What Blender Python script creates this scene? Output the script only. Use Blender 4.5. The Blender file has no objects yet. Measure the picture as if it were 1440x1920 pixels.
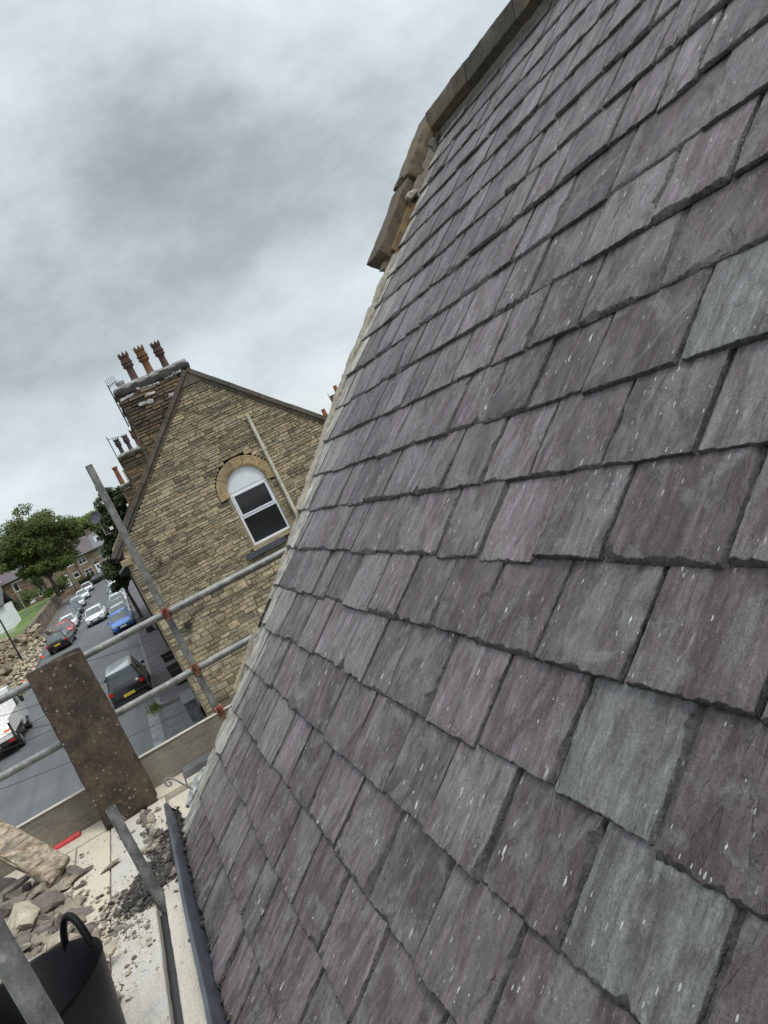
import bpy, math, random
import numpy as np
from mathutils import Vector, Matrix, noise as mn
random.seed(7)
RNG = np.random.default_rng(11)
S = bpy.context.scene
COL = S.collection
PI = math.pi
# ---------------------------------------------------------------- camera
# world frame: the lens is the origin, +Y runs along the street, +X towards the house, Z up
CAMR = np.array([[0.84534928, 0.44620056, -0.29375101],
                 [-0.31271609, -0.03249823, -0.94929053],
                 [-0.43312035, 0.89434273, 0.11206174]])
cd = bpy.data.cameras.new('camera'); cam = bpy.data.objects.new('camera', cd); COL.objects.link(cam)
cam.matrix_world = Matrix([list(r) for r in CAMR]).to_4x4()
cd.sensor_fit = 'VERTICAL'; cd.sensor_height = 36.0; cd.sensor_width = 27.0
cd.lens = 36.0 * 1554 / 1920
cd.clip_start = 0.05; cd.clip_end = 3000
S.camera = cam
# ---------------------------------------------------------------- sky, light, exposure
W = bpy.data.worlds.new('World'); S.world = W; W.use_nodes = True
SUN_EL = math.radians(64); SUN_AZ = math.radians(142)     # azimuth clockwise from +Y
def build_world():
    nt = W.node_tree; N = nt.nodes; L = nt.links; N.clear()
    out = N.new('ShaderNodeOutputWorld'); bg = N.new('ShaderNodeBackground')
    sky = N.new('ShaderNodeTexSky'); sky.sky_type = 'NISHITA'; sky.sun_disc = False
    sky.sun_elevation = SUN_EL; sky.sun_rotation = SUN_AZ
    tc = N.new('ShaderNodeTexCoord')
    def math_(op, a=None, b=None, c=None, clamp=False):
        n = N.new('ShaderNodeMath'); n.operation = op; n.use_clamp = clamp
        for i, v in enumerate((a, b, c)):
            if v is None: continue
            if isinstance(v, (int, float)): n.inputs[i].default_value = v
            else: L.new(v, n.inputs[i])
        return n.outputs[0]
    sep = N.new('ShaderNodeSeparateXYZ'); L.new(tc.outputs['Generated'], sep.inputs[0])
    zc = math_('MAXIMUM', sep.outputs['Z'], 0.0)
    den = math_('ADD', zc, 0.28)
    u = math_('DIVIDE', sep.outputs['X'], den); v = math_('DIVIDE', sep.outputs['Y'], den)
    comb = N.new('ShaderNodeCombineXYZ'); L.new(u, comb.inputs[0]); L.new(v, comb.inputs[1])
    def noise(scale, det, rough, dist, off):
        m = N.new('ShaderNodeMapping'); m.inputs['Location'].default_value = off
        m.inputs['Scale'].default_value = (1, 1, 1.6); L.new(tc.outputs['Generated'], m.inputs[0])
        n = N.new('ShaderNodeTexNoise'); n.inputs['Scale'].default_value = scale; n.inputs['Detail'].default_value = det
        n.inputs['Roughness'].default_value = rough; n.inputs['Distortion'].default_value = dist
        L.new(m.outputs[0], n.inputs['Vector']); return n.outputs['Fac']
    n1 = noise(2.6, 5, .52, .0, SKY_OFF1); n2 = noise(7.5, 9, .60, .0, SKY_OFF2)
    # cloud bank: a heavy grey layer between about 12 and 20 degrees, brighter breaks above and below it
    bk = N.new('ShaderNodeValToRGB'); wob = math_('ADD', sep.outputs['Z'], math_('MULTIPLY', math_('SUBTRACT', n1, .5), .28)); L.new(wob, bk.inputs[0])
    be = bk.color_ramp.elements; be[0].position = 0; be[0].color = (.60,) * 3 + (1,); be[1].position = 1; be[1].color = (.6,) * 3 + (1,)
    for p, c in ((.10, .58), (.165, .54), (.215, .40), (.31, .37), (.38, .48), (.46, .56)):
        k = be.new(p); k.color = (c, c, c, 1)
    ratio = math_('DIVIDE', sep.outputs['X'], math_('MAXIMUM', sep.outputs['Y'], .05))
    side = math_('MULTIPLY', math_('MINIMUM', math_('MAXIMUM', math_('SUBTRACT', ratio, .36), 0.0), .25), .7)
    s = math_('ADD', math_('ADD', bk.outputs[0], side), math_('ADD', math_('MULTIPLY', math_('SUBTRACT', n1, .5), .55), math_('MULTIPLY', math_('SUBTRACT', n2, .5), .46)))
    r = N.new('ShaderNodeValToRGB'); L.new(s, r.inputs[0])
    e = r.color_ramp.elements
    e[0].position = .24; e[0].color = (.27, .305, .33, 1)
    e[1].position = .80; e[1].color = (.78, .825, .855, 1)
    for p, c in ((.38, (.365, .41, .44, 1)), (.52, (.52, .575, .61, 1)), (.64, (.64, .69, .725, 1))):
        k = r.color_ramp.elements.new(p); k.color = c
    # the overcast vault is brighter towards the zenith
    zen = math_('ADD', 1.0, math_('MULTIPLY', math_('SMOOTH_MIN', math_('MAXIMUM', math_('SUBTRACT', sep.outputs['Z'], .5), 0.0), .4, .05), 3.2))
    mul = N.new('ShaderNodeVectorMath'); mul.operation = 'SCALE'; L.new(r.outputs[0], mul.inputs[0]); L.new(zen, mul.inputs['Scale'])
    nm = N.new('ShaderNodeVectorMath'); nm.operation = 'SCALE'; L.new(sky.outputs[0], nm.inputs[0]); nm.inputs['Scale'].default_value = .1
    mix = N.new('ShaderNodeMix'); mix.data_type = 'RGBA'; mix.inputs[0].default_value = .93
    L.new(nm.outputs[0], mix.inputs[6]); L.new(mul.outputs[0], mix.inputs[7])
    L.new(mix.outputs[2], bg.inputs[0]); bg.inputs[1].default_value = 1.0
    L.new(bg.outputs[0], out.inputs[0])
SKY_OFF1 = (0.5, 1.7, 0); SKY_OFF2 = (2.4, 5.2, 0)
build_world()
sl = bpy.data.lights.new('sun', 'SUN'); sl.energy = 1.5; sl.angle = math.radians(11); sl.color = (1.0, .965, .92)
so = bpy.data.objects.new('sun', sl); COL.objects.link(so)
sd = Vector((math.sin(SUN_AZ) * math.cos(SUN_EL), math.cos(SUN_AZ) * math.cos(SUN_EL), math.sin(SUN_EL)))
so.rotation_euler = sd.to_track_quat('Z', 'Y').to_euler()
S.view_settings.view_transform = 'Standard'; S.view_settings.look = 'None'
S.view_settings.exposure = 0.26; S.view_settings.gamma = 1.0; S.view_settings.use_curve_mapping = False
# ---------------------------------------------------------------- helpers
def ray(px, py):
    return CAMR @ np.array([px - 720, 960 - py, -1554.0]) / 1554
def P(px, py, Y):                       # survey point: photo pixel seen at the depth plane Y
    d = ray(px, py); return Vector(d * (Y / d[1]))
def gz(y): return -7.5 + .012 * min(y, 300)
def G(px, py):                          # survey point on the (gently rising) street
    d = ray(px, py); return Vector(d * (-7.5 / (d[2] - .012 * d[1])))
def tag(o, label=None, cat=None, group=None, kind=None):
    if label: o['label'] = label
    if cat: o['category'] = cat
    if group: o['group'] = group
    if kind: o['kind'] = kind
    return o
def empty(name, loc, label, cat, group=None, rz=0):
    o = bpy.data.objects.new(name, None); o.empty_display_size = .2; COL.objects.link(o)
    o.location = loc; o.rotation_euler = (0, 0, rz)
    return tag(o, label, cat, group)
class MB:
    def __init__(s): s.v = []; s.f = []; s.c = []; s.sm = []; s.col = (1, 1, 1, 1); s.smooth = False
    def add(s, vs, fs, smooth=None):
        b = len(s.v); s.v += [tuple(p) for p in vs]; s.c += [s.col] * len(vs)
        s.f += [tuple(i + b for i in f) for f in fs]; s.sm += [s.smooth if smooth is None else smooth] * len(fs)
    def box(s, c, d, M=None):
        x, y, z = d[0] / 2, d[1] / 2, d[2] / 2
        vs = [Vector((i * x, j * y, k * z)) for i in (-1, 1) for j in (-1, 1) for k in (-1, 1)]
        if M is not None: vs = [M @ p for p in vs]
        vs = [p + Vector(c) for p in vs]
        s.add(vs, [(0, 1, 3, 2), (4, 6, 7, 5), (0, 4, 5, 1), (2, 3, 7, 6), (0, 2, 6, 4), (1, 5, 7, 3)], False)
    def box2(s, a, b):
        s.box([(a[i] + b[i]) / 2 for i in range(3)], [abs(b[i] - a[i]) for i in range(3)])
    def quad(s, *p): s.add(p, [tuple(range(len(p)))], False)
    def prism(s, poly, off):            # planar polygon extruded by vector off
        n = len(poly); off = Vector(off); vs = [Vector(p) for p in poly]; vs += [p + off for p in vs]
        s.add(vs, [tuple(range(n))[::-1], tuple(range(n, 2 * n))] + [(i, (i + 1) % n, n + (i + 1) % n, n + i) for i in range(n)], False)
    def tube(s, a, b, r, n=12, r2=None, cap=True, hollow=False):
        a = Vector(a); b = Vector(b); r2 = r if r2 is None else r2
        z = (b - a).normalized(); x = z.orthogonal().normalized(); y = z.cross(x)
        vs = []
        for p, q in ((a, r), (b, r2)):
            vs += [p + (x * math.cos(2 * PI * i / n) + y * math.sin(2 * PI * i / n)) * q for i in range(n)]
        s.add(vs, [(i, (i + 1) % n, n + (i + 1) % n, n + i) for i in range(n)], True)
        if hollow:
            ri = r * .86; vs = []
            for p, q in ((a, r), (a, ri), (a + z * r * 3, ri), (b, r2), (b, r2 * .86), (b - z * r * 3, r2 * .86)):
                vs += [p + (x * math.cos(2 * PI * i / n) + y * math.sin(2 * PI * i / n)) * q for i in range(n)]
            fs = []
            for k in (0, 1, 3, 4):
                fs += [(k * n + i, k * n + (i + 1) % n, (k + 1) * n + (i + 1) % n, (k + 1) * n + i) for i in range(n)]
            fs += [tuple(2 * n + i for i in range(n)), tuple(5 * n + i for i in range(n))]
            s.add(vs, fs, False)
        elif cap: s.add(vs, [tuple(range(n))[::-1], tuple(range(n, 2 * n))], False)
    def path(s, pts, r, n=8):
        pts = [Vector(p) for p in pts]; m = len(pts); vs = []; x = None
        for k, p in enumerate(pts):
            t = (pts[min(k + 1, m - 1)] - pts[max(k - 1, 0)]).normalized()
            x = t.orthogonal().normalized() if x is None else (x - t * x.dot(t)).normalized()
            y = t.cross(x); rr = r[k] if isinstance(r, (list, tuple)) else r
            vs += [p + (x * math.cos(2 * PI * i / n) + y * math.sin(2 * PI * i / n)) * rr for i in range(n)]
        fs = [(k * n + i, k * n + (i + 1) % n, (k + 1) * n + (i + 1) % n, (k + 1) * n + i) for k in range(m - 1) for i in range(n)]
        fs += [tuple(range(n))[::-1], tuple((m - 1) * n + i for i in range(n))]
        s.add(vs, fs, True)
    def lathe(s, c, prof, n=20, closed=False, sx=1, sy=1):
        vs = []; c = Vector(c)
        for r, z in prof: vs += [c + Vector((r * sx * math.cos(2 * PI * i / n), r * sy * math.sin(2 * PI * i / n), z)) for i in range(n)]
        m = len(prof); fs = [(k * n + i, k * n + (i + 1) % n, (k + 1) * n + (i + 1) % n, (k + 1) * n + i) for k in range(m - 1) for i in range(n)]
        if closed: fs += [tuple(range(n))[::-1], tuple((m - 1) * n + i for i in range(n))]
        s.add(vs, fs, True)
    def mesh(s, name, mat, sharp=35):
        me = bpy.data.meshes.new(name); me.from_pydata(s.v, [], s.f); me.validate(clean_customdata=False)
        if len(me.polygons) == len(s.sm): me.polygons.foreach_set('use_smooth', s.sm)
        a = me.color_attributes.new('tint', 'FLOAT_COLOR', 'POINT')
        a.data.foreach_set('color', np.array(s.c, dtype=np.float32).ravel())
        me.materials.append(mat)
        if any(s.sm): me.set_sharp_from_angle(angle=math.radians(sharp))
        me.update(); return me
    def obj(s, name, mat, parent=None, loc=None, local=False, sharp=35):
        """vertices are world coordinates unless local; the origin goes to the parent's base or to loc"""
        o = None
        if not local:
            org = Vector(loc) if loc is not None else (parent.location.copy() if parent else Vector(s.v[0]))
            s.v = [(p[0] - org[0], p[1] - org[1], p[2] - org[2]) for p in s.v]
        me = s.mesh(name, mat, sharp); o = bpy.data.objects.new(name, me); COL.objects.link(o)
        if parent:
            o.parent = parent
            if not local and loc is not None: o.location = org - wloc(parent)
        elif not local: o.location = org
        elif loc is not None: o.location = loc
        return o
def wloc(o):
    v = Vector((0, 0, 0))
    while o: v = v + o.location; o = o.parent
    return v
# ---------------------------------------------------------------- materials
MATS = {}
class NT:
    def __init__(s, name):
        s.m = bpy.data.materials.new(name); s.m.use_nodes = True; s.t = s.m.node_tree; s.N = s.t.nodes; s.L = s.t.links
        s.b = s.N['Principled BSDF']; s.tc = s.N.new('ShaderNodeTexCoord')
    def vec(s, scale=(1, 1, 1), off=None, src='Object', rot=(0, 0, 0)):
        m = s.N.new('ShaderNodeMapping'); m.inputs['Scale'].default_value = scale; m.inputs['Rotation'].default_value = rot
        s.L.new(s.tc.outputs[src] if isinstance(src, str) else src, m.inputs[0])
        if off is not None:
            a = s.N.new('ShaderNodeVectorMath'); a.operation = 'ADD'; s.L.new(m.outputs[0], a.inputs[0]); s.L.new(off, a.inputs[1]); return a.outputs[0]
        return m.outputs[0]
    def noise(s, vec, scale=1, det=4, rough=.55, dist=0):
        n = s.N.new('ShaderNodeTexNoise'); n.inputs['Scale'].default_value = scale; n.inputs['Detail'].default_value = det
        n.inputs['Roughness'].default_value = rough; n.inputs['Distortion'].default_value = dist; s.L.new(vec, n.inputs['Vector']); return n.outputs['Fac']
    def voro(s, vec, scale=1, feat='F1', rnd=1.0):
        n = s.N.new('ShaderNodeTexVoronoi'); n.feature = feat; n.inputs['Scale'].default_value = scale; n.inputs['Randomness'].default_value = rnd
        s.L.new(vec, n.inputs['Vector']); return n
    def ramp(s, fac, *stops):
        r = s.N.new('ShaderNodeValToRGB'); s.L.new(fac, r.inputs[0]); e = r.color_ramp.elements
        while len(e) < len(stops): e.new(.5)
        for k, (p, c) in enumerate(stops):
            e[k].position = p; e[k].color = (c, c, c, 1) if isinstance(c, (int, float)) else (*c, 1)
        return r.outputs[0]
    def mix(s, f, a, b, mode='MIX'):
        m = s.N.new('ShaderNodeMix'); m.data_type = 'RGBA'; m.blend_type = mode
        for i, v in ((0, f), (6, a), (7, b)):
            if isinstance(v, (int, float)): m.inputs[i].default_value = v if i == 0 else (v, v, v, 1)
            elif isinstance(v, tuple): m.inputs[i].default_value = (*v, 1)
            else: s.L.new(v, m.inputs[i])
        return m.outputs[2]
    def math(s, op, a, b=None, clamp=False):
        n = s.N.new('ShaderNodeMath'); n.operation = op; n.use_clamp = clamp
        for i, v in enumerate((a, b)):
            if v is None: continue
            if isinstance(v, (int, float)): n.inputs[i].default_value = v
            else: s.L.new(v, n.inputs[i])
        return n.outputs[0]
    def attr(s, name='tint'):
        n = s.N.new('ShaderNodeAttribute'); n.attribute_name = name; return n
    def sep(s, c):
        n = s.N.new('ShaderNodeSeparateColor'); s.L.new(c, n.inputs[0]); return n.outputs
    def bump(s, h, dist=.01, st=1.0, prev=None):
        b = s.N.new('ShaderNodeBump'); b.inputs['Distance'].default_value = dist; b.inputs['Strength'].default_value = st
        s.L.new(h, b.inputs['Height'])
        if prev is not None: s.L.new(prev, b.inputs['Normal'])
        return b.outputs[0]
    def out(s, col, rough=.8, nrm=None, metal=0, spec=None):
        for k, v in (('Base Color', col), ('Roughness', rough), ('Metallic', metal)):
            if isinstance(v, tuple): s.b.inputs[k].default_value = (*v, 1)
            elif isinstance(v, (int, float)): s.b.inputs[k].default_value = v
            else: s.L.new(v, s.b.inputs[k])
        if nrm is not None: s.L.new(nrm, s.b.inputs['Normal'])
        if spec is not None: s.b.inputs['Specular IOR Level'].default_value = spec
        MATS[s.m.name] = s.m; return s.m
def simple(name, col, rough=.6, metal=0, var=.15, scale=6, bump=0, spec=None):
    t = NT(name); v = t.vec(); n = t.noise(v, scale, 4)
    lo = tuple(c * (1 - var) for c in col); hi = tuple(min(1, c * (1 + var)) for c in col)
    c = t.ramp(n, (.35, lo), (.65, hi))
    return t.out(c, rough, t.bump(t.noise(v, scale * 6, 4), bump) if bump else None, metal, spec)
def mat_slate():
    t = NT('slate'); a = t.attr(); r, g, b = t.sep(a.outputs['Color'])[:3]
    cv = t.N.new('ShaderNodeCombineXYZ'); k = t.math('MULTIPLY', b, 97.0); t.L.new(k, cv.inputs[0]); t.L.new(k, cv.inputs[2]); off = cv.outputs[0]
    v1 = t.vec((1, 1, 1), off); st = t.vec((1, .16, 1), off, rot=(0, 0, .06)); sm = t.vec((1, .4, 1), off, rot=(0, 0, -.1))
    streak = t.noise(st, 30, 6, .65, .8); streak2 = t.noise(sm, 8, 5, .6, 1.5); blot = t.noise(v1, 6, 6, .62, 1.0); fine = t.noise(v1, 190, 4, .7)
    med = t.noise(sm, 55, 6, .7, .6); soft = t.noise(v1, 2.3, 3, .5)
    base = t.mix(r, (.082, .067, .070), (.166, .142, .147))
    green = t.mix(t.ramp(g, (.35, 0.), (.8, 1.)), base, (.135, .139, .134))
    pale = t.mix(t.ramp(a.outputs['Alpha'], (0.0, 1.), (.75, 0.)), green, (.36, .35, .30))
    c = t.mix(t.ramp(streak2, (.46, 0.), (.58, .9)), pale, t.mix(1.0, pale, (.57, .51, .53), 'MULTIPLY'))
    c = t.mix(t.ramp(streak, (.48, 0.), (.68, .75)), c, t.mix(1.0, c, (1.8, 1.8, 1.84), 'MULTIPLY'))
    c = t.mix(t.ramp(blot, (.52, 0.), (.64, .75)), c, (.165, .163, .160))
    c = t.mix(1.0, c, t.ramp(med, (.32, .75), (.68, 1.25)), 'MULTIPLY')
    c = t.mix(1.0, c, t.ramp(fine, (.3, .74), (.7, 1.26)), 'MULTIPLY')
    # flaked layers: thin dark broken rims along contours of a slow noise
    rv = t.noise(t.vec((1, .33, 1), off, rot=(0, 0, .12)), 6.0, 5, .55, .7)
    rim = t.ramp(rv, (.505, 0.), (.514, 1.), (.520, 1.), (.535, 0.)); gate = t.ramp(t.noise(v1, 3.1, 3, .5), (.56, 0.), (.64, 1.))
    rimg = t.math('MULTIPLY', rim, gate); c = t.mix(t.math('MULTIPLY', rimg, .55), c, (.035, .033, .034))
    rv3 = t.noise(t.vec((1, .22, 1), off, rot=(0, 0, .25)), 11, 5, .6, .9)
    rim3 = t.math('MULTIPLY', t.ramp(rv3, (.600, 0.), (.606, 1.), (.612, 0.)), t.ramp(soft, (.45, 0.), (.55, 1.))); c = t.mix(t.math('MULTIPLY', rim3, .5), c, (.03, .028, .03))
    # dried white runs, splashes, lichen
    w = t.vec((1, .36, 1), off, rot=(0, 0, .05)); msk = t.noise(v1, 4.3, 3, .5); jit = t.noise(v1, 150, 4, .7)
    def spots(vec, scale, ch, cut, k2, jk):
        vo = t.voro(vec, scale); q = t.sep(vo.outputs['Color'])[ch]
        return t.math('LESS_THAN', t.math('ADD', vo.outputs['Distance'], t.math('MULTIPLY', jit, jk)), t.math('MULTIPLY', t.math('SUBTRACT', q, cut), k2))
    sp = t.math('MULTIPLY', spots(w, 52, 0, .56, 1.0, .42), t.ramp(msk, (.44, 0.), (.56, .9)))
    sp2 = t.math('MULTIPLY', spots(w, 95, 1, .55, .9, .34), t.ramp(msk, (.36, 0.), (.5, .8)))
    sp3 = t.math('MULTIPLY', spots(t.vec((1, .6, 1), off), 17, 2, .90, 3.2, .45), .75)
    c = t.mix(sp, c, (.58, .58, .565)); c = t.mix(sp2, c, (.50, .50, .49)); c = t.mix(sp3, c, (.42, .42, .37))
    dust = t.math('MULTIPLY', t.ramp(t.noise(sm, 90, 5, .75), (.58, 0.), (.72, .55)), t.ramp(t.noise(v1, 4, 4, .6), (.48, 0.), (.60, 1.)))
    c = t.mix(dust, c, (.34, .35, .33))
    eg = t.attr('edge').outputs['Fac']; egn = t.math('MULTIPLY', eg, t.ramp(t.noise(v1, 24, 5, .7), (.34, .45), (.52, 1.))); c = t.mix(t.ramp(egn, (.15, 0.), (.75, .88)), c, t.mix(t.ramp(t.noise(v1, 70, 5, .75), (.35, 0.), (.65, 1.)), (.014, .013, .013), (.080, .072, .075)))  # dark broken edges, with the shade of laps and joints painted in
    steps = t.ramp(rv, (.36, 0.), (.38, .30), (.505, .36), (.522, .70), (.62, .78), (.63, 1.))
    n1 = t.bump(steps, .012, 1.0); n2 = t.bump(med, .011, .9, n1); n3 = t.bump(t.noise(v1, 95, 5, .72), .0045, .8, n2)
    return t.out(c, t.ramp(blot, (.3, .48), (.7, .70)), n3, spec=.36)
def mat_stone(name, mult=(1, 1, 1), bump=.012, scale=9, dirt=.5, rough=.9, dark=(.045, .04, .032)):
    t = NT(name); a = t.attr(); v = t.vec()
    n = t.noise(v, scale, 6, .65, .3); n2 = t.noise(v, scale * .25, 4, .6, .5); f = t.noise(v, scale * 9, 3, .6)
    c = t.mix(1.0, a.outputs['Color'], mult, 'MULTIPLY')
    c = t.mix(1.0, c, t.ramp(n, (.3, .62), (.7, 1.3)), 'MULTIPLY')
    c = t.mix(1.0, c, t.ramp(f, (.3, .8), (.7, 1.2)), 'MULTIPLY')
    c = t.mix(t.ramp(n2, (.48, 0.), (.72, dirt)), c, dark)
    nb = t.bump(n, bump, .8); nb = t.bump(f, bump * .3, .7, nb)
    return t.out(c, rough, nb)
def mat_lichen_slab():
    t = NT('weathered_slab'); v = t.vec(); n = t.noise(v, 7, 7, .65, .6); f = t.noise(v, 60, 4, .7); m = t.noise(v, 22, 6, .7, .3)
    c = t.ramp(n, (.28, (.022, .02, .017)), (.45, (.046, .035, .025)), (.58, (.085, .057, .036)), (.74, (.040, .035, .028)))
    c = t.mix(t.ramp(m, (.56, 0.), (.7, .8)), c, (.13, .10, .068))
    c = t.mix(1.0, c, t.ramp(f, (.3, .65), (.7, 1.35)), 'MULTIPLY')
    vo = t.voro(v, 38); r = t.sep(vo.outputs['Color'])[0]
    sp = t.math('LESS_THAN', t.math('ADD', vo.outputs['Distance'], t.math('MULTIPLY', f, .30)), t.math('MULTIPLY', t.math('SUBTRACT', r, .40), .80))
    sp = t.math('MULTIPLY', sp, t.ramp(t.noise(v, 3.2, 3), (.36, 0.), (.48, 1.)))
    c = t.mix(t.math('MULTIPLY', sp, .7), c, (.30, .285, .24))
    return t.out(c, .93, t.bump(m, .006, .9, t.bump(n, .012, .6)))
def mat_pale_stone():
    t = NT('broken_sandstone'); v = t.vec(); n = t.noise(v, 6, 6, .65, .8); st = t.noise(t.vec((.2, .8, 1)), 26, 5, .6, 1.5); f = t.noise(v, 90, 4, .7)
    c = t.ramp(n, (.3, (.09, .065, .048)), (.42, (.27, .205, .14)), (.52, (.42, .36, .27)), (.60, (.30, .19, .135)), (.72, (.10, .08, .062)))
    c = t.mix(1.0, c, t.ramp(st, (.35, .45), (.65, 1.3)), 'MULTIPLY'); c = t.mix(1.0, c, t.ramp(f, (.3, .75), (.7, 1.2)), 'MULTIPLY')
    return t.out(c, .93, t.bump(f, .002, .8, t.bump(n, .015, .8)))
def mat_tube():
    t = NT('galvanised_steel'); v = t.vec(); n = t.noise(v, 14, 6, .65, .5); f = t.noise(v, 120, 4, .7)
    c = t.ramp(n, (.3, (.12, .122, .118)), (.5, (.22, .225, .215)), (.72, (.36, .36, .34)))
    c = t.mix(1.0, c, t.ramp(f, (.3, .75), (.7, 1.2)), 'MULTIPLY')
    vo = t.voro(v, 24); r = t.sep(vo.outputs['Color'])[0]
    sp = t.math('LESS_THAN', t.math('ADD', vo.outputs['Distance'], t.math('MULTIPLY', f, .4)), t.math('MULTIPLY', t.math('SUBTRACT', r, .52), 1.1))
    c = t.mix(t.math('MULTIPLY', sp, t.ramp(t.noise(v, 6, 3), (.45, 0.), (.6, .7))), c, (.50, .49, .45))
    c = t.mix(t.ramp(t.noise(v, 9, 5, .7), (.64, 0.), (.74, .5)), c, (.16, .10, .07))
    return t.out(c, t.ramp(n, (.3, .42), (.7, .68)), t.bump(f, .0008, .7), .35)
def mat_board():
    t = NT('dusty_timber'); a = t.attr(); cv = t.sep(a.outputs['Color'])
    v = t.vec(); gr = t.noise(t.vec((1, .05, 1)), 70, 5, .65, .6); n = t.noise(v, 5, 6, .65, .4); f = t.noise(v, 140, 4, .7); m = t.noise(v, 30, 6, .72)
    c = t.mix(1.0, t.mix(cv[0], (.40, .35, .28), (.56, .51, .43)), t.ramp(gr, (.3, .72), (.7, 1.12)), 'MULTIPLY')
    dustc = t.mix(cv[1], (.53, .46, .35), (.45, .435, .40))
    c = t.mix(t.ramp(n, (.36, 0.), (.56, .92)), c, dustc)
    c = t.mix(t.ramp(m, (.60, 0.), (.70, .65)), c, (.15, .125, .095))
    c = t.mix(t.ramp(t.noise(v, 2.3, 5, .7), (.60, 0.), (.74, .6)), c, (.17, .15, .125))
    c = t.mix(1.0, c, t.ramp(f, (.25, .65), (.75, 1.2)), 'MULTIPLY')
    return t.out(c, .95, t.bump(m, .006, .8, t.bump(gr, .002, .6)))
def mat_asphalt():
    t = NT('asphalt'); v = t.vec(); n = t.noise(v, .22, 6, .6, .6); f = t.noise(v, 9, 4, .7); w = t.noise(t.vec((1, .06, 1)), 1.6, 4, .55, .5)
    c = t.ramp(n, (.3, (.078, .085, .088)), (.7, (.112, .119, .122)))
    c = t.mix(1.0, c, t.ramp(w, (.3, .86), (.7, 1.15)), 'MULTIPLY'); c = t.mix(1.0, c, t.ramp(f, (.3, .88), (.7, 1.12)), 'MULTIPLY')
    return t.out(c, .75, t.bump(f, .004, .5), spec=.4)
def mat_leaf(name, a, b, c_):
    t = NT(name); at = t.attr(); c = t.mix(t.sep(at.outputs['Color'])[0], a, b)
    c = t.mix(t.ramp(t.noise(t.vec(), .5, 3), (.4, 0.), (.65, .8)), c, c_)
    m = t.out(c, .6, spec=.3); t.b.inputs['Subsurface Weight'].default_value = 0
    # leaves let some light through
    tr = t.N.new('ShaderNodeBsdfTranslucent'); mx = t.N.new('ShaderNodeMixShader'); mx.inputs[0].default_value = .3
    o = t.N['Material Output']; t.L.new(c, tr.inputs[0]); t.L.new(t.b.outputs[0], mx.inputs[1]); t.L.new(tr.outputs[0], mx.inputs[2]); t.L.new(mx.outputs[0], o.inputs[0])
    return m
def paint(name, col, rough=.28, metal=0):
    t = NT(name); v = t.vec(); n = t.noise(v, 3, 4)
    m = t.out(t.mix(1.0, col, t.ramp(n, (.3, .9), (.7, 1.06)), 'MULTIPLY'), rough, None, metal)
    t.b.inputs['Coat Weight'].default_value = .6 if sum(col) > .1 else .2; t.b.inputs['Coat Roughness'].default_value = .12
    return m
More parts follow.
